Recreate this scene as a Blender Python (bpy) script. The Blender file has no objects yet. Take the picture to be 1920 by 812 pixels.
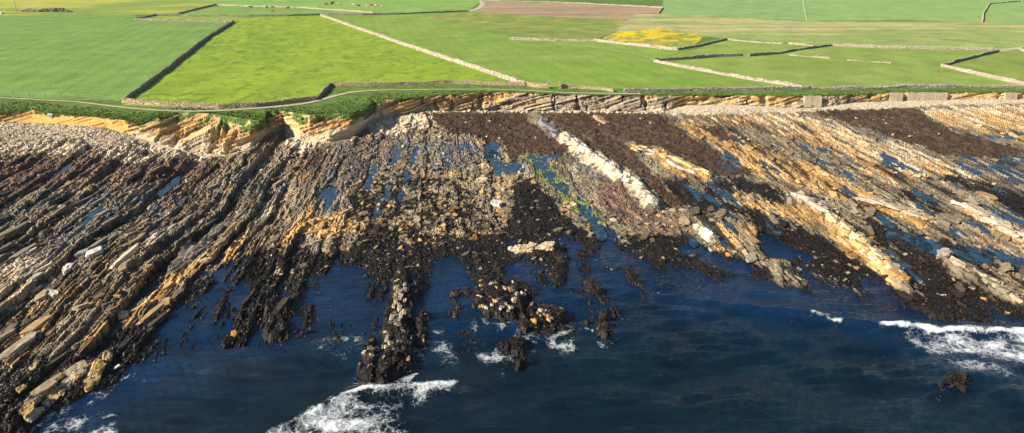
import bpy, bmesh, math, random
import numpy as np
random.seed(7); RNG = np.random.default_rng(7)
S = bpy.context.scene
COL = S.collection
# ------------------------------------------------------------------ camera, sky, sun, exposure
F_PX, W_PX, H_PX = 1371.0, 1920.0, 812.0
CAM_H, PITCH = 48.0, math.radians(19.9)
cam_d = bpy.data.cameras.new('camera'); cam = bpy.data.objects.new('camera', cam_d); COL.objects.link(cam)
cam_d.sensor_width = 36; cam_d.lens = F_PX/W_PX*36; cam_d.clip_end = 12000; cam_d.clip_start = 0.5
cam.location = (0, 0, CAM_H); cam.rotation_euler = (math.pi/2-PITCH, 0, 0); S.camera = cam
SUN_EL, SUN_AZ = math.radians(30), math.radians(201)      # direction towards the sun: azimuth from +X, counter-clockwise
sd = (math.cos(SUN_EL)*math.cos(SUN_AZ), math.cos(SUN_EL)*math.sin(SUN_AZ), math.sin(SUN_EL))
world = bpy.data.worlds.new('World'); S.world = world; world.use_nodes = True
nt = world.node_tree; bg = nt.nodes['Background']; sky = nt.nodes.new('ShaderNodeTexSky')
sky.sky_type = 'NISHITA'; sky.sun_disc = False; sky.sun_elevation = SUN_EL
sky.sun_rotation = math.atan2(sd[0], sd[1]); sky.altitude = 50; sky.dust_density = 0.6; sky.ozone_density = 1.6
nt.links.new(sky.outputs[0], bg.inputs[0]); bg.inputs[1].default_value = 0.052
sun_d = bpy.data.lights.new('sun', 'SUN'); sun_d.energy = 5.0; sun_d.angle = math.radians(0.53); sun_d.color = (1.0, 0.92, 0.79)
sun = bpy.data.objects.new('sun', sun_d); COL.objects.link(sun)
from mathutils import Vector
sun.rotation_euler = Vector(sd).to_track_quat('Z', 'Y').to_euler()
S.view_settings.view_transform = 'Standard'; S.view_settings.look = 'None'
S.view_settings.exposure = 1.0; S.view_settings.gamma = 1.0
S.render.engine = 'CYCLES'; S.cycles.max_bounces = 5; S.cycles.diffuse_bounces = 2; S.cycles.glossy_bounces = 2

# ------------------------------------------------------------------ numeric helpers
TAB = RNG.random((512, 512)).astype(np.float32)
def vnoise(x, y, seed=0):
    x = np.asarray(x, np.float64)+seed*37.17; y = np.asarray(y, np.float64)+seed*91.73
    xi = np.floor(x).astype(np.int64); yi = np.floor(y).astype(np.int64)
    fx = x-xi; fy = y-yi; fx = fx*fx*(3-2*fx); fy = fy*fy*(3-2*fy)
    a = TAB[xi & 511, yi & 511]; b = TAB[(xi+1) & 511, yi & 511]
    c = TAB[xi & 511, (yi+1) & 511]; d = TAB[(xi+1) & 511, (yi+1) & 511]
    return (a*(1-fx)+b*fx)*(1-fy)+(c*(1-fx)+d*fx)*fy
def fbm(x, y, o=4, seed=0, g=0.5):
    r = 0; a = 1; t = 0
    for i in range(o):
        r = r+a*vnoise(x*2**i, y*2**i, seed+i*3); t += a; a *= g
    return np.clip(.5+(r/t-.5)*1.55, 0, 1)
def hsh(i, j, k=0):
    i = np.asarray(i).astype(np.int64); j = np.asarray(j).astype(np.int64)
    return TAB[(i*131+k*57+7) & 511, (j*197+k*23+i*17) & 511]
def cells(x, y, seed=0):               # jittered cell pattern: random value per cell, distance to the nearest joint
    xi = np.floor(x).astype(np.int64); yi = np.floor(y).astype(np.int64)
    d1 = np.full(np.shape(x), 9.0); d2 = np.full(np.shape(x), 9.0); v1 = np.zeros(np.shape(x)); gx_ = np.zeros(np.shape(x))
    for dx in (-1, 0, 1):
        for dy in (-1, 0, 1):
            cx_ = xi+dx; cy_ = yi+dy; ox = cx_+.1+.8*hsh(cx_, cy_, seed); oy = cy_+.1+.8*hsh(cx_, cy_, seed+1)
            d = np.hypot(x-ox, y-oy); n_ = d < d1
            d2 = np.where(n_, d1, np.minimum(d2, d)); v1 = np.where(n_, hsh(cx_, cy_, seed+2), v1); gx_ = np.where(n_, x-ox, gx_); d1 = np.where(n_, d, d1)
    return v1, d2-d1, gx_
def sstep(a, b, x):
    t = np.clip((x-a)/(b-a), 0, 1); return t*t*(3-2*t)
def lerp(a, b, t): return a+(b-a)*t
def interp(px, pts):
    p = sorted(pts); return np.interp(px, [q[0] for q in p], [q[1] for q in p])
CP, SP = math.cos(PITCH), math.sin(PITCH)
def ray(px, py):                       # direction with unit horizontal depth
    a = (np.asarray(px, float)-W_PX/2)/F_PX; b = (np.asarray(py, float)-H_PX/2)/F_PX
    dy = CP-b*SP; dz = -SP-b*CP
    return a/dy, dz/dy                 # x per metre of depth, z per metre of depth
def unproj(px, py, z):                 # ground point at height z that was surveyed at that place
    rx, rz = ray(px, py); d = (z-CAM_H)/rz
    return rx*d, d
def proj(x, y, z):
    zc = y*CP-(z-CAM_H)*SP; yc = y*SP+(z-CAM_H)*CP
    return W_PX/2+F_PX*x/zc, H_PX/2-F_PX*yc/zc

# survey sheets: coarse plan of what grows or lies where
MX0, MSTEP, MW, MH = -320, 2.0, 1280, 520
GX, GY = np.meshgrid(MX0+MSTEP*(np.arange(MW)+.5), MSTEP*(np.arange(MH)+.5))
def inpoly(px, py, pts):
    r = np.zeros(np.shape(px), bool); n = len(pts); j = n-1
    for i in range(n):
        xi, yi = pts[i]; xj, yj = pts[j]
        if yi != yj: r ^= ((yi > py) != (yj > py)) & (px < (xj-xi)*(py-yi)/(yj-yi)+xi)
        j = i
    return r
def segdist(px, py, pts):
    best = np.full(np.shape(px), 1e9)
    for (ax, ay), (bx, by) in zip(pts[:-1], pts[1:]):
        L = max((bx-ax)**2+(by-ay)**2, 1e-6); t = np.clip(((px-ax)*(bx-ax)+(py-ay)*(by-ay))/L, 0, 1)
        best = np.minimum(best, np.hypot(px-ax-t*(bx-ax), py-ay-t*(by-ay)))
    return best
def blur(m, r):
    if r < 1: return m
    for ax in (0, 1):
        for _ in range(2):
            c = np.cumsum(np.pad(m, [(r+1, r) if k == ax else (0, 0) for k in (0, 1)], mode='edge'), axis=ax)
            n = m.shape[ax]
            m = (np.take(c, range(2*r+1, 2*r+1+n), axis=ax)-np.take(c, range(0, n), axis=ax))/(2*r+1)
    return m
def sheet(polys=(), strokes=(), base=0.0, r=2):
    m = np.full((MH, MW), base)
    strokes = [(1.0,)+tuple(q_) if not isinstance(q_[0], (int, float)) else q_ for q_ in strokes]
    for s in [q_ for q_ in strokes if q_[0] < 0]:
        m = np.minimum(m, s[0]*np.clip(s[2]/2-segdist(GX, GY, s[1])+.5, 0, 1))
    strokes = [q_ for q_ in strokes if q_[0] > 0]
    for p in polys:
        v = 1.0
        if isinstance(p[0], (int, float)): v, p = p[0], p[1]
        m = np.where(inpoly(GX, GY, p), v, m)
    for s in strokes:
        v = 1.0
        if isinstance(s[0], (int, float)) and not isinstance(s[1], (int, float)): v, s, = s[0], s[1:]
        pts, w = s[0], s[1]
        x0 = min(p[0] for p in pts)-w-4; x1 = max(p[0] for p in pts)+w+4; y0 = min(p[1] for p in pts)-w-4; y1 = max(p[1] for p in pts)+w+4
        c0, c1 = int(max(0, (x0-MX0)/MSTEP)), int(min(MW, (x1-MX0)/MSTEP)); r0, r1 = int(max(0, y0/MSTEP)), int(min(MH, y1/MSTEP))
        sub = m[r0:r1, c0:c1]
        k = np.clip(w/2-segdist(GX[r0:r1, c0:c1], GY[r0:r1, c0:c1], pts)+.5, 0, 1)
        m[r0:r1, c0:c1] = np.maximum(sub, k*v) if v > 0 else np.minimum(sub, k*v)
    return blur(m, r)
def samp(m, px, py):
    u = np.clip((np.asarray(px, float)-MX0)/MSTEP-.5, 0, MW-1.001); v = np.clip(np.asarray(py, float)/MSTEP-.5, 0, MH-1.001)
    i = u.astype(int); j = v.astype(int); fu = u-i; fv = v-j
    return (m[j, i]*(1-fu)+m[j, i+1]*fu)*(1-fv)+(m[j+1, i]*(1-fu)+m[j+1, i+1]*fu)*fv

# ------------------------------------------------------------------ object helpers
def tag(o, label=None, cat=None, group=None, kind=None):
    if label: o['label'] = label
    if cat: o['category'] = cat
    if group: o['group'] = group
    if kind: o['kind'] = kind
    return o
def empty(name, loc=(0, 0, 0), rz=0):
    o = bpy.data.objects.new(name, None); COL.objects.link(o); o.location = loc; o.rotation_euler = (0, 0, rz); o.empty_display_size = .2
    return o
def mesh_np(name, V, Fa, mat, col=None, parent=None, smooth=False, attrs=None):
    """V (n,3); Fa (m,3) or (m,4); col (n,3) per vertex"""
    V = np.asarray(V, np.float32); Fa = np.asarray(Fa, np.int32); k = Fa.shape[1]
    me = bpy.data.meshes.new(name); me.vertices.add(len(V)); me.vertices.foreach_set('co', V.ravel())
    me.loops.add(Fa.size); me.loops.foreach_set('vertex_index', Fa.ravel())
    me.polygons.add(len(Fa)); me.polygons.foreach_set('loop_start', np.arange(0, Fa.size, k, dtype=np.int32))
    me.polygons.foreach_set('use_smooth', np.full(len(Fa), smooth))
    if col is not None:
        c = np.ones((len(V), 4), np.float32); c[:, :3] = np.clip(col, 0.002, .95)
        a = me.attributes.new('tint', 'FLOAT_COLOR', 'POINT'); a.data.foreach_set('color', c.ravel())
    for n, v in (attrs or {}).items():
        a = me.attributes.new(n, 'FLOAT', 'POINT'); a.data.foreach_set('value', np.asarray(v, np.float32).ravel())
    me.update(calc_edges=True); me.materials.append(mat)
    o = bpy.data.objects.new(name, me); COL.objects.link(o)
    if parent: o.parent = parent
    return o
def sub_faces(V, Fa, keep, *arr):
    Fa = Fa[keep]; used = np.unique(Fa); mp = np.full(len(V), -1, np.int64); mp[used] = np.arange(len(used))
    return (V[used], mp[Fa])+tuple(a[used] for a in arr)
def grid_faces(nr, nc):
    i = np.arange(nr-1)[:, None]*nc+np.arange(nc-1)[None, :]
    return np.stack([i, i+1, i+nc+1, i+nc], -1).reshape(-1, 4)

# ------------------------------------------------------------------ materials
def nmat(name):
    m = bpy.data.materials.new(name); m.use_nodes = True; t = m.node_tree
    return m, t, t.nodes['Principled BSDF']
def N(t, kind, **kw):
    n = t.nodes.new(kind)
    for k, v in kw.items():
        if hasattr(n, k): setattr(n, k, v)
        else: n.inputs[k.replace('_', ' ')].default_value = v
    return n
def noise(t, scale, detail=4, rough=.6, vec=None):
    n = N(t, 'ShaderNodeTexNoise', Scale=scale, Detail=detail, Roughness=rough)
    if vec is not None: t.links.new(vec, n.inputs['Vector'])
    return n
def ramp(t, fac, stops):
    r = t.nodes.new('ShaderNodeValToRGB'); t.links.new(fac, r.inputs[0]); e = r.color_ramp.elements
    while len(e) < len(stops): e.new(.5)
    for q, (p, c) in zip(e, stops): q.position = p; q.color = c if len(c) == 4 else (*c, 1)
    return r
def mul(t, a, b):
    m = N(t, 'ShaderNodeMix', data_type='RGBA', blend_type='MULTIPLY'); m.inputs[0].default_value = 1
    t.links.new(a, m.inputs[6]); t.links.new(b, m.inputs[7]); return m.outputs[2]
def mixc(t, f, a, b):
    m = N(t, 'ShaderNodeMix', data_type='RGBA')
    t.links.new(f, m.inputs[0])
    for k, v in ((6, a), (7, b)):
        if isinstance(v, tuple): m.inputs[k].default_value = (*v, 1)
        else: t.links.new(v, m.inputs[k])
    return m.outputs[2]
def bump(t, h, dist, strength=1.0, prev=None):
    b = N(t, 'ShaderNodeBump'); b.inputs['Strength'].default_value = strength; b.inputs['Distance'].default_value = dist
    t.links.new(h, b.inputs['Height'])
    if prev is not None: t.links.new(prev, b.inputs['Normal'])
    return b.outputs[0]
def tint_mat(name, src, lo=.62, hi=1.35, scale=1.6, scale2=9, bd=.05, rough=.85, wet=False, spec=.3):
    m, t, b = nmat(name)
    if src == 'tint': c = N(t, 'ShaderNodeAttribute', attribute_name='tint').outputs['Color']
    elif src == 'object': c = N(t, 'ShaderNodeObjectInfo').outputs['Color']
    else: c = N(t, 'ShaderNodeRGB').outputs[0]; c.default_value = (*src, 1)
    pos = N(t, 'ShaderNodeNewGeometry').outputs['Position']
    n1 = noise(t, scale, 6, .7, pos); n2 = noise(t, scale2, 4, .7, pos)
    r1 = ramp(t, n1.outputs[0], [(.28, (lo,)*3), (.72, (hi,)*3)]); r2 = ramp(t, n2.outputs[0], [(.3, (.72,)*3), (.7, (1.25,)*3)])
    t.links.new(mul(t, mul(t, c, r1.outputs[0]), r2.outputs[0]), b.inputs['Base Color'])
    b.inputs['Roughness'].default_value = rough; b.inputs['Specular IOR Level'].default_value = spec*.6
    t.links.new(bump(t, n2.outputs[0], bd), b.inputs['Normal'])
    if wet:
        a = N(t, 'ShaderNodeAttribute', attribute_name='wet').outputs['Fac']
        r = N(t, 'ShaderNodeMapRange'); t.links.new(a, r.inputs[0]); r.inputs[3].default_value = rough; r.inputs[4].default_value = .33
        t.links.new(r.outputs[0], b.inputs['Roughness'])
    return m
M_ROCK = tint_mat('shore_rock', 'tint', wet=True, bd=.08)
M_CLIFF = tint_mat('cliff_rock', 'tint', bd=.10)
M_BLOCK = tint_mat('block_rock', 'object', scale=1.2, scale2=7, bd=.06)
M_STONE = tint_mat('loose_stone', 'tint', scale=2, scale2=8, lo=.75, hi=1.2)
M_WEED = tint_mat('seaweed', 'tint', rough=.42, spec=.5, bd=.03)
M_WALLSTONE = tint_mat('wall_stone', 'tint', scale=2.5, scale2=10, lo=.7, hi=1.2, bd=.03)
M_BLADE = tint_mat('grass_blades', 'tint', rough=.8, lo=.8, hi=1.2)
def ground_mat(name, stripe=None):
    m, t, b = nmat(name)
    c = N(t, 'ShaderNodeAttribute', attribute_name='tint').outputs['Color']; pos = N(t, 'ShaderNodeNewGeometry').outputs['Position']
    n1 = noise(t, .09, 5, .6, pos); n2 = noise(t, .9, 5, .7, pos); n3 = noise(t, 4, 3, .7, pos)
    o = c
    for n, lo, hi in ((n1, .82, 1.16), (n2, .76, 1.24), (n3, .8, 1.2)):
        o = mul(t, o, ramp(t, n.outputs[0], [(.3, (lo,)*3), (.7, (hi,)*3)]).outputs[0])
    if stripe:
        ang, per, k = stripe
        mp = N(t, 'ShaderNodeMapping'); mp.inputs['Rotation'].default_value = (0, 0, ang); t.links.new(pos, mp.inputs[0])
        w = N(t, 'ShaderNodeTexWave', Scale=6.283/(20*per)*1.0, Distortion=1.2, Detail=2); w.inputs['Detail Scale'].default_value = .3
        t.links.new(mp.outputs[0], w.inputs[0])
        o = mul(t, o, ramp(t, w.outputs['Fac'], [(0, (1-k,)*3), (.25, (1,)*3), (1, (1+k*.3,)*3)]).outputs[0])
    t.links.new(o, b.inputs['Base Color']); b.inputs['Roughness'].default_value = .95; b.inputs['Specular IOR Level'].default_value = .1
    t.links.new(bump(t, n2.outputs[0], .25, .8), b.inputs['Normal'])
    return m
M_FIELD = ground_mat('field_grass'); M_STRIPE = ground_mat('mown_grass', (math.radians(-14.4), 7, .09)); M_CROP = ground_mat('crop_rows', (math.radians(-12), 6, .06))
M_PATH = tint_mat('path_gravel', (.42, .37, .28), scale=.8, scale2=6, lo=.75, hi=1.2)
M_CONCRETE = tint_mat('concrete', (.40, .325, .22), scale=.7, scale2=5, lo=.75, hi=1.15, bd=.03)
M_WHITE = tint_mat('white_plastic', (.75, .75, .73), lo=.95, hi=1.02, bd=.0, rough=.5)
M_WOOD = tint_mat('weathered_wood', (.30, .26, .21), lo=.8, hi=1.15, bd=.01)
M_WIRE = tint_mat('galvanised_wire', (.42, .42, .42), lo=.9, hi=1.1, bd=.0, rough=.5)
M_HIDE = tint_mat('cow_hide', 'object', lo=.95, hi=1.05, bd=.0)

# ------------------------------------------------------------------ shore layout
ZF = 8.0
TOP = [(-330, 222), (-100, 215), (0, 212), (60, 206), (100, 213), (170, 219), (240, 226), (300, 222), (335, 211), (400, 213), (450, 221), (485, 226), (496, 222), (500, 207), (524, 208),
       (530, 208), (580, 215), (620, 212), (655, 212), (685, 204), (700, 188), (760, 184), (820, 179), (880, 175), (930, 172), (990, 174), (1100, 178), (1180, 179), (1280, 178), (1500, 180), (1600, 177), (1700, 173), (1920, 174), (2250, 172)]
BASE = [(-330, 236), (0, 228), (100, 233), (200, 240), (250, 255), (300, 272), (350, 285), (420, 292), (470, 278), (500, 250), (530, 243), (560, 262), (620, 268), (660, 258), (690, 236), (740, 218), (800, 208), (1000, 208),
        (1180, 210), (1240, 209), (1280, 197), (1400, 197), (1500, 203), (1560, 200), (1600, 192), (1700, 188), (1920, 186), (2250, 184)]
KS = [(-330, .9), (100, .9), (250, 1.6), (420, 1.9), (480, 1.4), (500, .5), (530, .5), (560, 1.7), (660, 1.3), (720, .5), (1000, .2), (1500, .25), (2250, .3)]
WAT = [(-330, 980), (-100, 860), (0, 800), (100, 762), (200, 712), (300, 645), (400, 585), (480, 575), (560, 565), (640, 548), (700, 555), (780, 548), (900, 525), (1000, 515), (1050, 508), (1150, 500), (1250, 502), (1350, 515), (1480, 530),
       (1560, 532), (1640, 548), (1720, 578), (1800, 600), (1920, 600), (2250, 690)]
def zfield(x, y):
    d = np.clip((y-230)/300, 0, 1.5)
    return ZF+.5*d*(fbm(np.asarray(x)/140, np.asarray(y)/140, 2, 5)-.5)*2+np.clip(y-900, 0, 5000)*.004
def top_pt(px):
    ty = interp(px, TOP); x, d = unproj(px, ty, ZF); return x, d, ty
def base_pt(px):
    px = np.asarray(px, float); _, dt, _ = top_pt(px); by = interp(px, BASE); k = interp(px, KS)
    rx, rz = ray(px, by); ta = -rz
    z = (CAM_H-dt*ta+ZF*k*ta)/(1+k*ta); z = np.clip(z, 1.6, 6.8); d = (CAM_H-z)/ta
    return rx*d, d, z, by

# ---- survey sheets (pixels of the survey picture)
KELP_A = [(803, 210), (1000, 211), (1233, 209), (1262, 232), (1290, 255), (1340, 280), (1415, 325), (1350, 335), (1290, 305), (1230, 275), (1165, 262), (1200, 300), (1260, 365), (1300, 400), (1240, 375), (1190, 325), (1085, 272), (1050, 290), (1023, 293), (980, 285), (960, 307), (950, 270), (893, 257), (847, 250), (820, 235)]
KELP_B = [(1510, 208), (1600, 206), (1697, 203), (1723, 205), (1732, 218), (1760, 237), (1813, 253), (1920, 279), (2200, 330), (2200, 350), (1920, 293), (1863, 294), (1807, 293), (1747, 287), (1723, 270), (1677, 260), (1613, 237), (1547, 217)]
S_KELP = sheet([KELP_A, KELP_B, [(1295, 235), (1340, 238), (1390, 262), (1370, 268), (1320, 250)]], r=2)
S_WEED_GAPS = sheet([
    [(-320, 900), (-100, 790), (0, 720), (60, 670), (140, 660), (210, 630), (290, 590), (360, 540), (430, 490), (480, 470), (560, 462), (640, 480), (680, 440), (760, 470), (860, 450), (950, 440), (960, 380), (975, 350), (1010, 370), (1060, 400), (1120, 450),
     (1150, 470), (1200, 440), (1290, 440), (1350, 470), (1430, 500), (1500, 600), (1200, 700), (600, 800), (400, 700), (200, 780), (0, 900), (-320, 1010)],
    [(960, 340), (1000, 335), (1050, 380), (1060, 440), (1040, 540), (970, 450)],
    [(1230, 335), (1330, 322), (1420, 338), (1500, 365), (1520, 400), (1560, 440), (1640, 500), (1720, 545), (1850, 610), (1880, 640), (1760, 625), (1600, 540), (1500, 500), (1440, 440), (1380, 400), (1300, 400)],
    [(1600, 410), (1640, 405), (1720, 430), (1780, 440), (1850, 500), (1920, 560), (2200, 700), (2200, 760), (1900, 640), (1780, 590), (1700, 540), (1640, 470)],
    [(1590, 350), (1700, 352), (1780, 385), (1800, 410), (1740, 420), (1680, 372), (1600, 365)],
    [(1790, 325), (1920, 362), (2200, 440), (2200, 490), (1920, 420), (1860, 380), (1780, 345), (1720, 340), (1740, 330)],
    [(.7, [(1700, 425), (1920, 480), (2200, 570), (2200, 600), (1920, 520), (1780, 460)])][0],
    (.63, [(640, 370), (760, 300), (880, 350), (950, 440), (760, 470), (680, 440)]),  # centre weed thickened to paint the shaded gaps between stones
    (.40, [(-320, 470), (0, 360), (200, 400), (400, 350), (500, 400), (400, 470), (250, 540), (100, 640), (-320, 800)]),  # left weed also paints black specks for shaded gaps in the beds
    (1.4, [(1735, 705), (1830, 705), (1830, 765), (1735, 765)]), (1.15, [(870, 515), (1180, 515), (1180, 700), (870, 700)]), (1.1, [(670, 560), (815, 560), (815, 740), (670, 740)])], r=4)
S_ORANGE = sheet([
    (.85, [(1250, 222), (1330, 232), (1500, 300), (1650, 365), (1740, 405), (1730, 420), (1600, 385), (1500, 350), (1400, 318), (1330, 270)]),
    (.52, [(1290, 213), (1500, 213), (1600, 240), (1720, 280), (1800, 330), (1760, 370), (1650, 335), (1500, 270)]),
    (.7, [(1360, 355), (1450, 365), (1560, 410), (1640, 470), (1705, 530), (1650, 520), (1560, 455), (1480, 410), (1390, 390)]),
    (.6, [(1720, 205), (1800, 205), (1920, 200), (2200, 200), (2200, 310), (1920, 275), (1820, 252), (1760, 235)]),
    (.75, [(1185, 275), (1240, 275), (1335, 325), (1330, 348), (1270, 330)]), (.6, [(1600, 440), (1720, 540), (1690, 550), (1560, 470)]), (.55, [(1780, 370), (1960, 450), (1960, 490), (1800, 410)]), (.5, [(1760, 480), (1930, 565), (1930, 590), (1780, 505)]),
    (.33, [(690, 310), (830, 310), (940, 330), (960, 420), (880, 470), (780, 470), (700, 450), (640, 430)]),
    (.75, [(560, 410), (640, 400), (680, 420), (620, 450), (560, 445)]),
    (.42, [(1450, 420), (1330, 420), (1200, 440), (1200, 490), (1350, 490)]),
    (.5, [(900, 290), (980, 320), (960, 360), (880, 340)]),
], [(1.15, [(460, 455), (400, 490), (330, 525), (250, 590), (170, 650)], 20), (.9, [(420, 470), (300, 530)], 14), (1.0, [(580, 400), (520, 480)], 16), (1.0, [(310, 580), (240, 630)], 16), (.9, [(150, 540), (60, 590)], 14), (.9, [(120, 590), (20, 650)], 16), (.9, [(210, 660), (180, 720)], 20), (.8, [(160, 690), (40, 770)], 26), (.7, [(80, 690), (20, 750)], 16),
    (.7, [(480, 420), (380, 500)], 10), (.6, [(330, 330), (260, 360)], 12), (.7, [(1740, 300), (1850, 365)], 18), (.7, [(1610, 375), (1740, 415)], 26)], r=3)
S_CREAM = sheet([
    [(240, 250), (330, 225), (500, 230), (490, 262), (430, 290), (330, 300), (240, 300), (160, 290)], [(540, 225), (660, 215), (640, 250), (560, 290), (540, 270)],
    [(690, 225), (800, 208), (850, 210), (830, 222), (800, 240), (740, 250), (690, 250)], [(-320, 240), (0, 262), (160, 262), (160, 285), (60, 290), (0, 300), (-320, 300)],
    (.9, [(1330, 212), (1500, 214), (1600, 240), (1700, 290), (1760, 350), (1650, 310), (1500, 250)]),
    (.9, [(1600, 255), (1680, 262), (1760, 300), (1860, 350), (1850, 360), (1740, 320), (1640, 275)]),
    (.95, [(1720, 205), (1800, 200), (1920, 195), (2200, 195), (2200, 260), (1920, 255), (1800, 240)]),
    (.8, [(1480, 300), (1600, 340), (1740, 400), (1740, 418), (1600, 370)]), (.9, [(1800, 378), (1850, 392), (1920, 430), (2100, 500), (1920, 455), (1830, 420)]),
    (.7, [(0, 490), (60, 480), (110, 500), (60, 570), (0, 600), (-320, 700), (-320, 600)]),
], [(.8, [(1290, 232), (1350, 270), (1420, 320)], 16), (.95, [(1058, 260), (1090, 281), (1130, 306), (1170, 334), (1205, 360), (1230, 388)], 30), (1.0, [(1495, 372), (1552, 398)], 26), (1.0, [(1562, 415), (1600, 450), (1620, 468)], 22), (.7, [(510, 390), (330, 520), (230, 590)], 18), (.6, [(330, 430), (210, 500)], 14)], r=3)
S_BROWN = sheet([
    [(550, 290), (600, 278), (615, 310), (590, 345), (555, 350)],
    (.9, [(-320, 380), (0, 300), (90, 288), (200, 300), (310, 278), (420, 282), (440, 300), (350, 370), (250, 350), (120, 330), (0, 400), (-320, 460)]),
    (.7, [(1300, 215), (1400, 220), (1480, 250), (1380, 250)]),
    (.7, [(1120, 300), (1180, 350), (1270, 400), (1300, 440), (1200, 440), (1120, 380)]),
], r=3)
S_SHALE = sheet([
    [(1500, 216), (1560, 222), (1680, 265), (1760, 320), (1850, 362), (1760, 345), (1640, 272)],
    (.8, [(1000, 222), (1030, 228), (1060, 262), (1160, 340), (1260, 400), (1270, 430), (1180, 390), (1100, 330), (1040, 270)]),
    (.6, [(700, 250), (850, 255), (930, 275), (900, 330), (760, 320), (660, 340), (560, 380), (520, 340), (620, 280)]),
    (.50, [(-320, 480), (0, 350), (200, 340), (480, 310), (580, 340), (430, 430), (250, 480), (0, 520), (-320, 600)]),
    (.6, [(1500, 260), (1640, 290), (1700, 340), (1600, 320)]),
], r=4)
S_SHINGLE = sheet([
    [(-320, 232), (0, 225), (60, 227), (110, 233), (190, 238), (150, 258), (60, 272), (0, 262), (-320, 290)], [(155, 262), (190, 247), (245, 246), (255, 262), (215, 276), (170, 275)],
    [(1240, 212), (1280, 196), (1400, 196), (1500, 202), (1600, 191), (1700, 186), (1920, 184), (2250, 182), (2250, 195), (1920, 194), (1740, 199), (1700, 203), (1600, 205), (1500, 208), (1400, 214), (1300, 216)],
    [(330, 285), (380, 262), (480, 262), (470, 280), (400, 292)],
], r=2)
S_ALGAE = sheet([], [(.9, [(990, 290), (1030, 330), (1060, 365), (1110, 400), (1130, 440)], 30), (.7, [(400, 300), (440, 290)], 20), (.6, [(320, 330), (270, 350)], 16), (.6, [(560, 270), (590, 280)], 12), (.7, [(660, 272), (675, 265)], 14),
    (.8, [(1020, 400), (1040, 420)], 20), (.6, [(1540, 400), (1575, 405)], 14), (.6, [(1700, 440), (1712, 440)], 10), (.6, [(190, 340), (140, 320)], 14), (.5, [(1760, 278), (1830, 290)], 12)], r=4)
POOLS = [   # (level above local bed, strokes, words)
    ([((925, 290), (935, 318), 14), ((935, 318), (972, 312), 16), ((972, 312), (985, 320), 10)], 'angular pool left of the green algae stream'),
    ([((985, 292), (1020, 312), 12), ((1005, 298), (1045, 290), 9), ((1020, 312), (1045, 345), 18), ((1045, 345), (1062, 360), 16)], 'algae fringed pool below the brown kelp bed'),
    ([((1085, 375), (1100, 398), 15), ((1100, 398), (1115, 418), 22), ((1115, 418), (1128, 440), 14)], 'blue pool at the foot of the algae stream'),
    ([((602, 365), (632, 362), 20), ((612, 385), (632, 378), 18)], 'squarish blue pool ringed by stones left of centre'),
    ([((762, 330), (772, 322), 14)], 'small pool in the brown rubble of the middle shore'),
    ([((104, 322), (122, 314), 8), ((118, 316), (145, 310), 7)], 'pale green pool below the shingle at the left'),
    ([((52, 392), (75, 378), 10), ((75, 378), (100, 366), 8)], 'long shallow pool among grey beds at the left'),
    ([((245, 370), (262, 364), 8)], 'little pool under the dark slabs'), ([((0, 312), (12, 308), 9)], 'pool at the left edge below the shingle'),
    ([((415, 345), (432, 332), 8), ((385, 372), (400, 364), 7)], 'narrow pools between the left ridges'),
    ([((865, 275), (885, 275), 8), ((905, 278), (930, 272), 8), ((915, 292), (930, 284), 7)], 'small pools at the lower edge of the kelp'),
    ([((1310, 330), (1345, 335), 7), ((1300, 358), (1330, 372), 9), ((1330, 372), (1360, 395), 11), ((1360, 395), (1375, 410), 8)], 'thin blue channel through black weed right of the pale ridge'),
    ([((1192, 322), (1215, 332), 7)], 'tiny pool behind the pale ridge'),
    ([((1805, 300), (1850, 312), 9), ((1850, 312), (1925, 335), 11), ((1880, 292), (1930, 306), 10), ((1925, 335), (2000, 360), 12)], 'bright blue pools below the right kelp bed'),
    ([((1690, 378), (1720, 388), 7), ((1715, 388), (1750, 400), 12)], 'slender pool above the right cream slab'),
    ([((1835, 385), (1880, 398), 9), ((1880, 398), (1930, 418), 15), ((1930, 418), (2000, 440), 16)], 'blue pool beside the pale slabs at the right edge'),
    ([((1670, 438), (1700, 448), 13), ((1700, 448), (1780, 470), 20), ((1780, 470), (1850, 490), 18)], 'long blue inlet pool between weed bands'),
    ([((1790, 455), (1850, 470), 12), ((1850, 470), (1940, 498), 18)], 'inlet pool below the pale slabs'),
    ([((1860, 255), (1895, 258), 6)], 'shallow pool on the sandy shelf'), ([((1535, 280), (1560, 285), 6), ((1450, 272), (1462, 276), 5)], 'slit pools on the grey right shelf'),
    ([((20, 655), (0, 668), 12), ((45, 640), (20, 655), 8)], 'dark pool among black weed at the left edge'), ([((135, 685), (160, 672), 12)], 'dark pool behind the ochre ridge'),
]
_r = random.Random(77)
def slits(n, x0, x1, y0, y1, w0, w1):
    o = []
    for _ in range(n):
        a, b_ = _r.uniform(x0, x1), _r.uniform(y0, y1); dx, dy = a-850, b_+90; l = math.hypot(dx, dy); L = _r.uniform(8, 26)
        o.append(((a-dx/l*L, b_-dy/l*L), (a+dx/l*L, b_+dy/l*L), _r.uniform(w0, w1)))
    return o
POOLS += [(slits(9, 1340, 1560, 255, 330, 4, 7), 'scattered slit pools on the upper right shelf'), (slits(9, 1580, 1760, 290, 370, 4, 8), 'slit pools between the orange and cream beds'), (slits(9, 1290, 1460, 345, 450, 5, 10), 'slit pools in the black weed right of the pale ridge'),
          (slits(9, 1620, 1900, 400, 520, 6, 12), 'slit pools among the weed bands at the right'), (slits(8, 1800, 1920, 290, 370, 5, 9), 'slit pools under the right kelp bed'), (slits(9, 40, 330, 340, 450, 4, 7), 'slit pools in the grey beds at the left'), (slits(8, 640, 930, 265, 400, 4, 8), 'small slit pools in the middle rubble')]
S_POOL = sheet([], [([a, b], w) for st, _ in POOLS for a, b, w in st], r=1)
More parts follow.
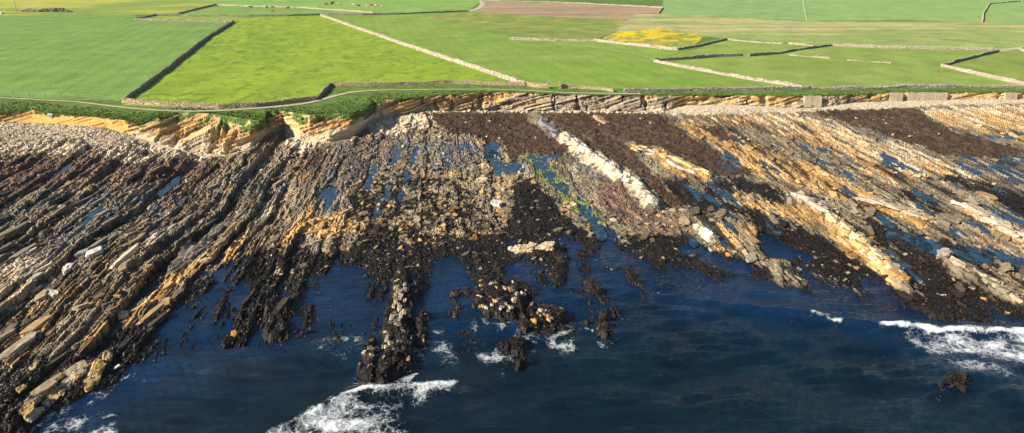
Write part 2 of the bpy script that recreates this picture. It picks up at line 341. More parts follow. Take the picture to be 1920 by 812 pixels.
# extra ledges that stick out to sea (positive) and inlets (negative), metres
S_LIFT = sheet([(.9, [(890, 530), (930, 522), (985, 535), (1000, 560), (965, 605), (915, 608), (885, 580)]), (.8, [(985, 582), (1030, 575), (1060, 590), (1062, 625), (1030, 648), (975, 640), (975, 620)]),
    (.55, [(950, 655), (1010, 652), (1015, 680), (970, 692), (948, 680)]), (.55, [(1020, 655), (1075, 625), (1085, 660), (1105, 668), (1035, 680)]), (.5, [(1118, 622), (1145, 620), (1155, 652), (1120, 655)]), (.85, [(1750, 735), (1772, 724), (1798, 724), (1815, 738), (1805, 752), (1762, 750)])],
   [(1.2, [(765, 530), (740, 610), (748, 700), (725, 725)], 44), (.9, [(700, 660), (690, 725)], 26), (.7, [(795, 598), (785, 700), (770, 715)], 20), (.6, [(500, 555), (520, 625)], 34), (.5, [(615, 570), (630, 690)], 16), (.45, [(1100, 535), (1130, 570), (1165, 612)], 20),
    (.4, [(1450, 500), (1470, 530), (1480, 570)], 18), (.5, [(1690, 550), (1760, 590), (1840, 615)], 30), (.4, [(1430, 500), (1530, 560)], 8), (1.0, [(165, 690), (80, 780), (30, 810)], 40), (.9, [(210, 660), (150, 735)], 24), (.9, [(80, 700), (0, 770)], 24), (.9, [(60, 770), (-60, 830)], 30), (.6, [(985, 698), (975, 708)], 16),
    (1.2, [(1062, 262), (1130, 308), (1205, 362), (1228, 388)], 20), (.5, [(1500, 372), (1550, 398)], 24), (.3, [(1190, 278), (1318, 330)], 24), (.3, [(1625, 372), (1735, 412)], 22), (.4, [(1805, 385), (1960, 470)], 26), (.7, [(1560, 410), (1610, 460), (1700, 530)], 26), (.8, [(1770, 490), (1830, 520), (1930, 575)], 22), (.7, [(1005, 470), (1045, 470), (1050, 535)], 14), (.4, [(1215, 470), (1235, 490)], 30),
    (-.8, [(665, 512), (668, 545), (680, 600)], 34), (-.9, [(840, 520), (825, 560), (835, 600)], 70), (-.8, [(1062, 462), (1068, 500), (1075, 560)], 36), (-.8, [(965, 515), (1010, 545), (1030, 560)], 34), (-.7, [(450, 555), (470, 580), (560, 600)], 34), (-.8, [(580, 560), (570, 620)], 40),
    (-.9, [(1130, 430), (1150, 480), (1200, 500)], 26), (-.9, [(1440, 450), (1480, 470), (1560, 530), (1650, 570)], 40), (-.6, [(1290, 460), (1350, 490), (1400, 500)], 24), (-.5, [(1660, 435), (1720, 455), (1800, 480), (1880, 510)], 26), (-.5, [(1790, 540), (1880, 590)], 24)], r=2)
S_RELIEF = sheet([(.46, [(640, 250), (820, 240), (960, 300), (1150, 440), (1150, 560), (640, 560), (560, 400)]), (.32, [(930, 205), (1920, 190), (2250, 190), (2250, 700), (1500, 640), (1150, 500), (980, 300)])], base=1.0, r=12)
S_RELIEF *= 1-.82*np.clip(S_KELP+S_SHINGLE, 0, 1)

# ------------------------------------------------------------------ rock platform grid
NC = 1330
PXC = np.linspace(-300, 2220, NC)
NR = 600
bx, bd, bz, bpy_ = base_pt(PXC)
kern = np.exp(-(np.arange(-70, 71)/32.0)**2); bz = np.convolve(np.pad(bz, 70, mode='edge'), kern/kern.sum(), mode='valid')
rx_b, rz_b = ray(PXC, bpy_); bd = (bz-CAM_H)/rz_b; bx = rx_b*bd
wy = interp(PXC, WAT); _, wd = unproj(PXC, wy, 0.0)
PYB = 1005.0
vv = np.linspace(0, 1, NR)[:, None]
PY = PYB+(bpy_[None, :]-PYB)*vv; PX = np.broadcast_to(PXC[None, :], PY.shape)
# base height: solve along each column by a few fixed point steps
Z0 = np.zeros(PY.shape)
for _ in range(8):
    _, D = unproj(PX, PY, Z0)
    u = (D-wd[None, :])/(bd-wd)[None, :]
    Z0n = np.where(u > 0, bz[None, :]*np.clip(u, 0, 1)**1.1, np.maximum(u*interp(PXC, [(-330, 8), (300, 8), (480, 5.5), (1100, 5.5), (1200, 8), (1500, 10), (2250, 12)])[None, :], -3.0))
    Z0 = .5*Z0+.5*Z0n
X0, Y0 = unproj(PX, PY, Z0)
# strata: strike runs almost straight inland, beds dip to the left and break off to the right
STR = math.radians(4.6)
def st(x, y): return x*math.cos(STR)+y*math.sin(STR), y*math.cos(STR)-x*math.sin(STR)
def beds(s, lo, hi, seed):
    r = np.random.default_rng(seed); w = lo+(hi-lo)*r.random(4000)**1.8; b = np.cumsum(w)-700
    i = np.searchsorted(b, s)-1; f = (s-b[i])/w[i+1]
    return i, f, w[i+1]
sS, tS = st(X0, Y0)
warp = 2.2*(fbm(sS/30, tS/45, 3, 1)-.5)*2+1.1*(fbm(sS/3, tS/7, 4, 2)-.5)+.35*(vnoise(sS*1.3, tS*.8, 6)-.5)
def strata(s, t, lo, hi, seed, L):
    i, f, w = beds(s, lo, hi, seed)
    lb = L*(.5+hsh(i, i*0, 3)); tb = t/lb+hsh(i, i*0, 4)*10+.5*(vnoise(s*.9, t*.9, seed)-.5)
    j = np.floor(tb); ft = tb-j
    rb = hsh(i, i*0, 1); rk = hsh(i, j, 2)
    return i, j, f, ft, w, rb, rk
i1, j1, f1, g1, w1, rb1, rk1 = strata(sS+warp, tS, 1.8, 9.0, 11, 13)
i2, j2, f2, g2, w2, rb2, rk2 = strata(sS+warp*1.3+.4*rk1, tS, .35, 1.5, 12, 4.2)
rel = samp(S_RELIEF, PX, PY); nz_c = fbm(sS/4, tS/9, 3, 29)
cA, eA, oA = cells(sS/.55+.4*warp, tS/4.6+.35*vnoise(sS*.7, tS*.7, 14), 150); r1, r2 = sS*.80+tS*.60, -sS*.60+tS*.80; cE, eE, oE = cells(r1/.85+.3*warp, r2/1.25+.5*vnoise(sS, tS, 14), 180)
ctr = sstep(600, 700, PX)*sstep(1330, 1200, PX); ctr = (ctr+.5*(nz_c-.5) > .5); cG, eG, oG = cells(r1/1.6+.3*warp, r2/2.7+.4*vnoise(sS, tS, 14), 190); gp = fbm(sS/5, tS/8, 3, 28) > .56; cE, eE, oE = np.where(gp, cG, cE), np.where(gp, eG, eE), np.where(gp, oG, oE)
cA, eA, oA = np.where(ctr, cE, cA), np.where(ctr, eE, eA), np.where(ctr, oE, oA); cB, eB, oB = cells(sS/2.0+.3*warp, tS/7.5, 160); cD, eD, oD = cells(sS/.55, tS/.75, 170); cL, eL, oL = cells(sS/.30+.4*warp, tS/3.2, 175); cD, eD = np.where(ctr, cD, cL), np.where(ctr, eD, eL)
h = (w1*.17*(f1-.4)+.75*(rb1-.5)+.45*(rk1-.5))*rel**1.7
rub = 1-sstep(.35, .9, np.abs(rel-.5)*2)
h += (.30*(cA-.5)+.34*oA-.22*sstep(.14, .0, eA))*(.10+.82*rel)+(.5*(cB-.5)*(.06+.85*rel))+(.20*(cD-.5)-.12*sstep(.2, 0, eD))*(.35+.5*rub)                       # broad beds
h += (w2*.17*(f2-.5)+.30*(rb2-.5)+.42*(rk2-.5)*(rk2 > .12))*(rel*.8+.06)     # thin beds and joint blocks
h -= .28*rel*sstep(.10, .0, np.minimum(g2, 1-g2)*3.2/1.5)*.6
h += np.where(ctr, .45, .30)*(fbm(sS/1.0, tS/4.5, 4, 8)-.5)*(.14+.6*rel)+.16*(vnoise(sS*3.4, tS*1.2, 15)-.5)*(.3+.5*rel)
lift = (.55+.75*cB)*(.8+.4*cA)*samp(S_LIFT, PX+8*(fbm(PX/25, PY/20, 2, 21)-.5)*2, PY+5*(fbm(PX/25, PY/20, 2, 22)-.5)*2)
Zb = np.where(lift > 0, np.maximum(Z0, lerp(Z0, np.maximum(Z0, -.15)+.95*lift, np.clip(lift*2.2, 0, 1))), Z0+lift*np.clip(1.2-Z0*.35, .3, 1.2))
S_REEF = sheet([[(330, 620), (420, 575), (520, 560), (700, 545), (700, 690), (600, 700), (520, 640), (430, 620)], [(790, 535), (900, 515), (880, 610), (800, 640)], [(1040, 500), (1150, 495), (1190, 620), (1150, 660), (1060, 640)], [(1180, 490), (1330, 500), (1480, 530), (1640, 560), (1620, 590), (1450, 575), (1250, 530)], [(1640, 560), (1800, 600), (1860, 640), (1700, 600)], (.8, [(930, 640), (1110, 640), (1110, 705), (940, 710)]), (.9, [(660, 560), (690, 560), (680, 720), (650, 720)])], r=8)
Zr = -.80+1.15*fbm(sS/1.5, tS/4.5, 4, 26)-2.5*(1-samp(S_REEF, PX, PY)); Zb = np.where(lift < .1, np.maximum(Zb, Zr), Zb)
fade = sstep(1.0, .985, vv)                          # meets the cliff foot
S_RIDGE = sheet([], [([(1000, 222), (1018, 232), (1036, 246), (1058, 260), (1090, 281), (1130, 306), (1170, 334), (1205, 360), (1230, 388)], 22)], r=1)
kel = samp(S_KELP, PX, PY)-1.3*samp(S_RIDGE, PX, PY); shi = samp(S_SHINGLE, PX, PY)
nS = fbm(sS/1.9, tS/15, 5, 31); nS2 = fbm(sS/1.2, tS/3.5, 5, 33); nI = fbm(sS/2.2, tS/2.6, 4, 35)
kmask = sstep(.42, .58, kel+.8*(nS2-.5)+.35*(cA-.5)); smask = sstep(.4, .6, shi+.6*(nI-.5))
h += kmask*(.75*(fbm(sS/1.8, tS/2.6, 4, 36)-.35)); h += smask*.16*(vnoise(sS*2.2, tS*2.2, 37)-.5)
pool = samp(S_POOL, PX+9*(nI-.5)*2, PY+4*(nS2-.5)*2)*(1-.9*(((cA*5.1) % 1) > .80))*(1-.6*(((cD*5.1) % 1) > .8))
ZP = Z0+.02
h = lerp(h, np.minimum(h, -.34+.25*(nI-.5)), sstep(.22, .6, pool))
h = np.where(lift > .15, h*.55+.1, h)
ZT = Zb+h*fade
P_X, P_Y = X0.copy(), Y0.copy()
hz = ZT
# colours
def C(r, g, b): return np.array([r, g, b])
tone = (.26+.40*hsh(i1, j1, 7)+.42*hsh(i2, j2, 8)+.44*cA+.16*cD)[..., None]
mixn = (.5*hsh(i2, j2, 9)+.5*cA)[..., None]
col = lerp(C(.100, .080, .058), C(.275, .220, .140), mixn)*tone
def over(col, m, c, v=None):
    c = np.asarray(c); k = m[..., None]
    return lerp(col, c*(tone if v is None else v), k)
def zone(sh, n, amt=.8, lo=.42, hi=.62): return sstep(lo, hi, samp(sh, PX, PY)+amt*(n-.5))*1.0
blk = .40*nS+.22*hsh(i2, j2, 10)+.38*((cA*7.3) % 1)
col = over(col, zone(S_SHALE, nS, .7), lerp(C(.072, .07, .07), C(.185, .175, .16), mixn))
col = over(col, zone(S_BROWN, nS, .7), lerp(C(.085, .06, .05), C(.17, .105, .075), mixn))
cm = zone(S_CREAM, blk, 1.2, .40, .58); col = over(col, cm, lerp(C(.50, .395, .25), C(.62, .52, .37), mixn))
om = zone(S_ORANGE, blk, 1.1); col = over(col, om, lerp(C(.44, .235, .07), C(.54, .36, .16), mixn))
col = over(col, sstep(.60, .72, .6*nS2+.4*hsh(i2, j2, 12))*.5*(Z0 > .2), C(.36, .22, .09))
col = over(col, smask, lerp(C(.48, .39, .27), C(.64, .54, .405), vnoise(sS*2.5, tS*2.0, 41)[..., None]), .6+.7*vnoise(sS*4, tS*3, 42)[..., None])
am = zone(S_ALGAE, nS2, .8, .5, .75)*.75; col = over(col, am, C(.13, .20, .03), 1.0)
S_BARE = sheet([], [(1.0, [(1500, 365), (1560, 405), (1620, 465), (1705, 535)], 60), (1.0, [(1795, 380), (1960, 470)], 50), (1.0, [(1180, 275), (1325, 335)], 40), (.9, [(1610, 370), (1745, 418)], 50), (.8, [(1765, 487), (1920, 575)], 36), (.8, [(1360, 365), (1480, 400), (1560, 430)], 40)], r=7)
wz = samp(S_WEED_GAPS, PX, PY)-.75*samp(S_BARE, PX, PY); wzl = np.clip(wz+.35*sstep(.7, -.1, ZT)*(Z0 < 1.2), 0, 1.2)
wm = sstep(.46, .56, wzl*.86+.62*(nS2*.6+.4*nI-.5)+.34*(((cA*3.7) % 1)-.5)+.20*(cD-.5)-.30*np.clip(h, -.5, .6))
wm = np.maximum(wm, sstep(.20, -.05, ZT)); wm = np.maximum(wm, sstep(-.05, -.25, Z0)*(lift < .5)*1.0); wm *= 1-smask
streak = sstep(.62, .70, .7*fbm(sS/1.3, tS/18, 4, 46)+.3*cA)*sstep(1230, 1330, PX)*sstep(205, 240, PY)*(1-smask)*(1-kmask); wm = np.maximum(wm, .9*streak)
wcol = lerp(C(.006, .005, .0045), C(.024, .017, .011), nI[..., None])
col = over(col, wm, wcol, 1.0)
col = over(col, kmask, lerp(C(.034, .020, .014), C(.13, .080, .046), (.6*fbm(sS/1.2, tS/1.6, 4, 44)+.4*fbm(sS/9, tS/14, 3, 45))[..., None]), 1.0)
wet = np.clip(wm*.9+kmask*.5, 0, 1)
Fg = grid_faces(NR, NC)
VT = np.stack([P_X, P_Y, ZT], -1).reshape(-1, 3); CT = col.reshape(-1, 3); WT = wet.reshape(-1)
keep = (VT[:, 2][Fg].max(1) > -.7)
fpx, fpy = PX.reshape(-1)[Fg].mean(1), PY.reshape(-1)[Fg].mean(1)
ISLETS = [('weed skirted islet crowned with cream and orange blocks', [(872, 516), (1005, 516), (1008, 575), (975, 612), (900, 620), (870, 590)]),
          ('round dark weed islet with one orange stone', [(975, 614), (1008, 576), (1075, 570), (1080, 622), (1032, 652), (965, 648)]),
          ('low weedy ledge awash with foam in front of the islets', [(940, 650), (1040, 653), (1082, 622), (1120, 660), (1110, 690), (960, 700)]),
          ('lone dark rock awash in the open water at the lower right', [(1735, 705), (1830, 705), (1830, 765), (1735, 765)]),
          ('small square weed stack at the outer end of the ledges', [(1108, 616), (1160, 616), (1165, 662), (1110, 662)])]
isl = np.full(len(Fg), -1)
for k, (_, p) in enumerate(ISLETS): isl[inpoly(fpx, fpy, p)] = k
v_, f_, c_, w_ = sub_faces(VT, Fg, keep & (isl < 0), CT, WT)
rock_platform = mesh_np('rock_platform', v_, f_, M_ROCK, c_, attrs={'wet': w_})
tag(rock_platform, 'layered rock shore of tilted beds, rubble and black weed below the cliff', 'rocky shore', kind='structure')
islet_objs = []
for k, (lab, p) in enumerate(ISLETS):
    q = keep & (isl == k)
    if q.sum() < 10: islet_objs.append(None); continue
    v_, f_, c_, w_ = sub_faces(VT, Fg, q, CT, WT); ctr = v_.mean(0); ctr[2] = 0
    root = empty('rock_islet', tuple(ctr)); tag(root, lab, 'islet')
    mesh_np('weed_base', v_-ctr, f_, M_ROCK, c_, root, attrs={'wet': w_}); islet_objs.append((root, ctr))
def terr(px, py, arr=None):
    arr = ZT if arr is None else arr
    u = np.clip((np.asarray(px, float)+300)/2520*(NC-1), 0, NC-1.001); i = u.astype(int); fu = u-i
    by = interp(px, BASE); v = np.clip((PYB-np.asarray(py, float))/(PYB-by)*(NR-1), 0, NR-1.001); j = v.astype(int); fv = v-j
    return (arr[j, i]*(1-fu)+arr[j, i+1]*fu)*(1-fv)+(arr[j+1, i]*(1-fu)+arr[j+1, i+1]*fu)*fv
def shore(px, py): return terr(px, py, P_X), terr(px, py, P_Y), terr(px, py, ZT)

# ------------------------------------------------------------------ cliff
tx, td, tpy = top_pt(PXC)
NW = 46
w = np.linspace(0, 1, NW)[:, None]
cx = lerp(bx[None], tx[None], w); cy = lerp(bd[None], td[None], w); cz = lerp(bz[None], ZF, w)
kk = interp(PXC, KS)[None]; CPX = np.broadcast_to(PXC[None], cx.shape)
q = cz+.42*fbm(cx/14, cy*0, 2, 50)*3-.26*cx            # bedding rises to the right
qi = np.floor(q/.5); qf = q/.5-qi; qj = np.floor(cx/(3.5+5*hsh(qi, qi*0, 52))+hsh(qi, qi*0, 53)*9)
big = np.floor(q/1.3); bj = np.floor(cx/(7+8*hsh(big, big*0, 58))+hsh(big, big*0, 59)*9)
env = np.minimum(sstep(0, .12, w), 1-.75*sstep(.8, 1, w))
env = np.minimum(sstep(0, .08, w), sstep(1, .94, w))
ledge = 1.25*(hsh(qi, qj, 54)-.5)+1.0*(hsh(big, bj, 57)-.5)+(.5+.7*(CPX > 700))*(fbm(cx/5, cz/6, 3, 55)-.5)+.35*(fbm(cx*1.3, cz*1.3, 3, 56)-.5)
slot = sstep(.72, .80, fbm(cx/2.2, cz/9, 3, 60))          # dark gullies cut into the face
ledge = ledge-1.6*slot*sstep(280, 340, CPX)
nrm = np.stack([kk*0, -1/np.hypot(1, kk*.8), kk*.8/np.hypot(1, kk*.8)], -1)
amp = interp(PXC, [(-330, .25), (200, .3), (280, .8), (480, 1.0), (700, 1), (1300, .9), (1550, .7), (2250, .4)])[None]
grn_at = interp(PXC, [(-330, .45), (0, .6), (60, .85), (100, .82), (160, .85), (240, .82), (300, .9), (400, .85), (470, .7), (496, .6), (520, .9), (560, .82), (620, .85), (660, .7), (690, .65), (720, .85), (800, .95), (1000, .97), (2250, .96)])[None]
VC = np.stack([cx, cy, cz], -1)+nrm*((ledge*env*amp*(1-.8*sstep(-.05, .1, w-grn_at)))[..., None])
VC[..., 0] += (.25*(hsh(qi, qj, 61)-.5)*env*amp)
VC[0] = np.stack([bx, bd+.15, ZT[-1]-.25], -1)
ct = (.6+.8*hsh(qi, qj, 62)*.6+.3*hsh(big, bj, 63))[..., None]; mz = hsh(qi, qi*0, 64)[..., None]
och = lerp(C(.50, .29, .09), C(.52, .38, .20), mz)*ct
gry = lerp(C(.20, .155, .11), C(.42, .34, .235), mz)*ct
gm = np.clip(interp(PXC, [(-330, .1), (250, .1), (700, .2), (900, .35), (1000, .75), (1180, .85), (1240, .5), (1300, .15), (1480, .25), (1500, .7), (1600, .5), (1640, .2), (2250, .1)])[None]+0*w, 0, 1)
cc = lerp(och, gry, sstep(.35, .65, gm+.8*(fbm(cx/5, cz/1.5, 3, 65)-.5)-.25*(w-.5))[..., None])
pale = sstep(.5, .2, w+.6*(fbm(cx/3, cz, 3, 66)-.5))*interp(PXC, [(200, .3), (300, .9), (680, .9), (800, .5), (1000, .35), (2250, .5)])[None]
cc = lerp(cc, (C(.56, .46, .32)*ct), pale[..., None]*.8)
soil = sstep(.42, .55, interp(PXC, [(-330, 1), (210, 1), (260, .2), (330, 0)])[None]+0*w); cc = lerp(cc, C(.52, .31, .085)*(.85+.3*fbm(cx, cz*2, 3, 67)[..., None]), soil[..., None])
gmask = sstep(-.04, .04, w-grn_at+.6*(fbm(cx/1.6, cz/1.2, 4, 68)-.5)*interp(PXC, [(-330, 1.3), (700, 1.2), (800, .4), (2250, .3)])[None])
cc = lerp(cc, lerp(C(.055, .105, .02), C(.14, .20, .04), fbm(cx/1.5, cy/1.5+cz, 4, 69)[..., None]), gmask[..., None])
Fc = grid_faces(NW, NC)
cliff = mesh_np('cliff', VC.reshape(-1, 3), Fc, M_CLIFF, cc.reshape(-1, 3))
tag(cliff, 'low layered cliff of ochre and grey rock edged with turf', 'cliff', kind='structure')

# ------------------------------------------------------------------ fields
NFX = 1150
PXF = np.linspace(-300, 2220, NFX)
ftx, ftd, fty = top_pt(PXF)
NFR = 190
pf = np.linspace(0, 1, NFR)[:, None]
PYF = fty[None]+(1.0-fty[None])*pf; PXFG = np.broadcast_to(PXF[None], PYF.shape)
FX, FY = unproj(PXFG, PYF, ZF)
rows_x, rows_y = [FX], [FY]
rx, _ = ray(PXF, PXF*0+1)
for d in (760, 900, 1200, 1800, 3000, 6000): rows_x.append((rx*d)[None]); rows_y.append(np.full((1, NFX), float(d)))
FX = np.vstack(rows_x); FY = np.vstack(rows_y); PXFG = np.vstack([PXFG]+[PXF[None]]*6); PYF = np.vstack([PYF]+[np.full((1, NFX), -5.)]*6)
FZ = zfield(FX, FY)
near = sstep(16, 1, FY-ftd[None])
FZ += near*sstep(0, 2, FY-ftd[None])*.35*(fbm(FX/1.6, FY/1.6, 4, 70)-.5)
wxp = PXFG+3*(fbm(FX/5, FY/9, 2, 71)-.5)*2; wyp = PYF+1.0*(fbm(FX/6, FY/12, 2, 72)-.5)*2
wxp, wyp = PXFG, PYF
n_s, n_m, n_l = fbm(FX/2.2, FY/3.0, 4, 73), fbm(FX/8, FY/12, 4, 74), fbm(FX/40, FY/50, 3, 75)
def L3(a, b, t): return lerp(C(*a), C(*b), t[..., None])
verge = L3((.06, .12, .02), (.14, .21, .035), fbm(FX/1.8, FY/2.2, 4, 76))
FIELDS = [
 ('meadow', 'yellow flecked meadow at the far left behind the striped field', [(-320, -20), (400, -20), (400, 8), (335, 25), (253, 27), (0, 29), (-320, 32)], lambda: L3((.19, .27, .045), (.37, .36, .05), sstep(.35, .7, .5*n_l+.5*fbm(FX/60, FY/10, 3, 77))), M_FIELD),
 ('meadow', 'striped green grass field left of the long diagonal wall', [(-320, 32), (0, 29), (253, 27), (255, 37), (300, 37), (425, 41), (330, 120), (232, 189), (130, 187), (0, 180), (-320, 174)], lambda: L3((.135, .24, .045), (.17, .28, .058), n_m), M_STRIPE),
 ('pasture', 'lime green grazed pasture enclosed by dry stone walls', [(255, 36), (290, 27), (335, 27), (600, 28), (700, 63), (800, 98), (900, 130), (985, 158), (850, 156), (620, 160), (590, 189), (480, 203), (410, 205), (230, 197), (330, 120), (438, 41), (425, 41), (300, 37)],
   lambda: lerp(L3((.19, .28, .02), (.255, .35, .027), n_m), C(.10, .175, .022), .8*(sstep(.55, .74, .7*n_s+.3*n_m+.15*np.exp(-((PXFG-510)/70)**2-((PYF-82)/22)**2)+.05*np.exp(-((PXFG-420)/90)**2-((PYF-110)/30)**2))*.85)[..., None]), M_FIELD),
 ('pasture', 'cow pasture behind the far wall', [(335, 25), (405, 8), (480, 11), (640, 19), (760, 25), (600, 27), (335, 27)], lambda: L3((.15, .26, .05), (.20, .30, .06), n_m), M_FIELD),
 ('pasture', 'green pasture at the top edge left of the brown ploughed strip', [(400, -20), (885, -20), (905, 2), (880, 15), (760, 25), (640, 19), (480, 11), (400, 8)], lambda: L3((.17, .30, .06), (.22, .34, .07), n_m), M_FIELD),
 ('ploughed_field', 'bare brown ploughed strip beside the far lane', [(905, 2), (1050, 5), (1190, 11), (1243, 13), (1234, 25), (1192, 25), (1178, 38), (1050, 32), (890, 22)], lambda: L3((.28, .185, .11), (.38, .275, .175), fbm(FX/60, FY/14, 4, 78)), M_FIELD),
 ('rough_grass', 'dull rough grass with yellow flecks below the ploughed strip', [(885, 15), (890, 22), (1050, 32), (1178, 38), (1150, 60), (1112, 74), (960, 70), (850, 45), (790, 28)], lambda: lerp(L3((.14, .20, .045), (.22, .27, .06), n_m), C(.42, .33, .06), (sstep(.66, .82, fbm(FX/12, FY/5, 4, 79))*.6)[..., None]), M_FIELD),
 ('pasture', 'broad green pasture right of the pale diagonal wall', [(605, 28), (760, 25), (885, 15), (790, 28), (850, 45), (960, 70), (1112, 75), (1270, 92), (1310, 85), (1362, 73), (1225, 113), (1400, 147), (1525, 166), (1300, 168), (1050, 164), (985, 160), (900, 130), (800, 98), (700, 63)], lambda: L3((.155, .25, .034), (.215, .31, .05), .5*n_m+.5*n_l), M_CROP),
 ('buttercup_patch', 'yellow buttercup patch in the corner of the walls', [(1145, 62), (1190, 54), (1250, 53), (1320, 68), (1300, 86), (1270, 91), (1180, 81), (1125, 74)], lambda: lerp(L3((.19, .25, .05), (.27, .28, .07), n_m), C(.62, .43, .008), 1.0*sstep(.44, .62, .5*fbm(FX/9, FY/5, 4, 80)+.5*fbm(FX/2.2, FY/3.5, 3, 82)-.16+.36*np.exp(-((PXFG-1215)/70)**2-((PYF-66)/12)**2))[..., None]), M_FIELD),
 ('pasture', 'green pasture with ruined walls above the right cliff', [(1225, 113), (1310, 90), (1362, 74), (1560, 84), (1862, 92), (1765, 123), (1840, 140), (1920, 158), (2220, 175), (1920, 165), (1525, 166), (1400, 147)], lambda: L3((.18, .255, .045), (.235, .31, .065), n_m), M_FIELD),
 ('pasture', 'dull green pasture inside the walled corner at the right edge', [(1862, 92), (1885, 92), (2220, 110), (2220, 175), (1920, 158), (1840, 140), (1765, 123)], lambda: L3((.16, .23, .04), (.24, .29, .06), n_m), M_FIELD),
 ('crop_field', 'smooth bluish green field along the top right', [(1245, -20), (1506, -20), (1510, 40), (1300, 30), (1240, 27), (1243, 13)], lambda: L3((.19, .31, .095), (.23, .35, .11), n_m), M_CROP),
 ('crop_field', 'smooth green field at the top right beyond the fence', [(1507, -20), (2220, -20), (2220, 48), (1840, 41), (1700, 38), (1510, 41)], lambda: L3((.20, .32, .095), (.245, .36, .115), n_m), M_CROP),
 ('rough_grass', 'straw streaked rough grass across the right middle distance', [(1240, 27), (1300, 30), (1510, 41), (1840, 41), (2220, 48), (2220, 108), (1885, 92), (1560, 84), (1362, 73), (1320, 68), (1250, 53), (1150, 60), (1178, 38), (1192, 25)], lambda: lerp(L3((.21, .28, .075), (.275, .33, .10), n_m), C(.46, .37, .19), (sstep(.55, .80, fbm(FX/70, FY/9, 4, 81)+.16*np.exp(-((PYF-46)/9)**2)-.25*sstep(60, 75, PYF))*.85)[..., None]), M_FIELD),
]
colF = verge.copy(); pid = np.full(FX.shape, -1)
PATH = [(-320, 178), (0, 184), (60, 187), (140, 191), (230, 202), (300, 208), (360, 209.5), (420, 208), (480, 204), (560, 197), (600, 189), (625, 181), (655, 174), (700, 170), (800, 168.5), (930, 168), (1000, 171), (1060, 174.5), (1130, 176), (1200, 176.5)]
for k, f in enumerate(FIELDS):
    m = inpoly(wxp, wyp, f[2]); cf = f[3](); colF[m] = cf[m]; pid[m] = k
pyoff = PYF
pw = interp(PXFG, [(-320, 1.1), (500, 1.2), (600, 3.0), (660, 3.2), (720, 1.2), (1000, 1.3), (1200, 2.0)])
worn = sstep(1.0, .35, segdist(PXFG, PYF, PATH)/(pw*1.6)+.5*(n_s-.5))
colF = lerp(colF, C(.20, .20, .07), (worn*.7*(pid < 0))[..., None])
colF = lerp(colF, (colF @ np.array([.3, .6, .1]))[..., None], .02)*.95
Ff = grid_faces(*FX.shape); VF = np.stack([FX, FY, FZ], -1).reshape(-1, 3); CF = colF.reshape(-1, 3)
fid = np.median(pid.reshape(-1)[Ff], axis=1).astype(int)
for k in range(-1, len(FIELDS)):
    m = fid == k
    if m.sum() == 0: continue
    v_, f_, c_ = sub_faces(VF, Ff, m, CF)
    if k < 0: tag(mesh_np('grassland', v_, f_, M_FIELD, c_, smooth=True), 'rough cliff top grass and verges between the fields', 'grass', kind='structure')
    else: tag(mesh_np(FIELDS[k][0], v_, f_, FIELDS[k][4], c_, smooth=True), FIELDS[k][1], 'field', kind='structure')
def field(px, py):
    x, y = unproj(px, py, ZF); return x, y, zfield(x, y)
# side land and seabed beyond the surveyed strip
def skirt(name, pts, z, label, cat, mat, colr):
    v = np.array([(x, y, z) for x, y in pts]); o = mesh_np(name, v, np.arange(len(v))[None], mat, np.tile(C(*colr), (len(v), 1)))
    return tag(o, label, cat, kind='structure')
skirt('hinterland', [(-9000, 6000), (-9000, 160), (-260, 205), (-330, 330), (-5300, 6000)], 6.5, 'flat green land beyond the left of the picture', 'land', M_FIELD, (.14, .25, .04))
skirt('hinterland', [(9000, 6000), (5600, 6000), (330, 330), (260, 225), (9000, 180)], 6.5, 'flat green land beyond the right of the picture', 'land', M_FIELD, (.15, .26, .05))

# ------------------------------------------------------------------ path ribbon
def ribbon(name, pts, width, z_off, mat, label, cat, n=240, jitter=.12):
    P = np.array([field(*p)[:2] for p in pts]); d = np.r_[0, np.cumsum(np.hypot(*np.diff(P, axis=0).T))]
    tt = np.linspace(0, d[-1], n); x = np.interp(tt, d, P[:, 0]); y = np.interp(tt, d, P[:, 1])
    for _ in range(6): x[1:-1] = (x[:-2]+2*x[1:-1]+x[2:])/4; y[1:-1] = (y[:-2]+2*y[1:-1]+y[2:])/4
    tx_, ty_ = np.gradient(x), np.gradient(y); l = np.hypot(tx_, ty_); nx, ny = -ty_/l, tx_/l
    W_ = np.interp(tt, np.linspace(0, d[-1], len(width)), width)
    V = []
    for k, o in enumerate((-.5, -.2, .2, .5)):
        j = jitter*(fbm(tt/2, tt*0+k, 3, 90+k)-.5)*2*(abs(o) > .3)
        V.append(np.stack([x+nx*(o*W_+j), y+ny*(o*W_+j), zfield(x, y)+z_off-(.05 if abs(o) > .3 else 0)], -1))
    V = np.concatenate(V); Fq = grid_faces(4, n)[:, ::-1]
    return tag(mesh_np(name, V, Fq, mat, smooth=True), label, cat, kind='structure')
ribbon('path', PATH, [1.0, 1.0, .9, 1.0, 1.1, 1.3, 1.9, 1.9, 1.1, 1.0, 1.1, 1.4], .20, M_PATH, 'narrow worn footpath along the cliff top', 'path')
ribbon('lane', [(880, 21), (893, 16), (903, 10), (905, 4), (898, -3), (880, -12)], [4, 4, 4], .1, M_PATH, 'pale lane bending past the ploughed strip', 'lane', 60)
ribbon('lane', [(1872, 96), (1895, 92), (1920, 88), (2000, 80)], [3, 3], .1, M_PATH, 'grey lane entering the pasture at the right edge', 'lane', 40)

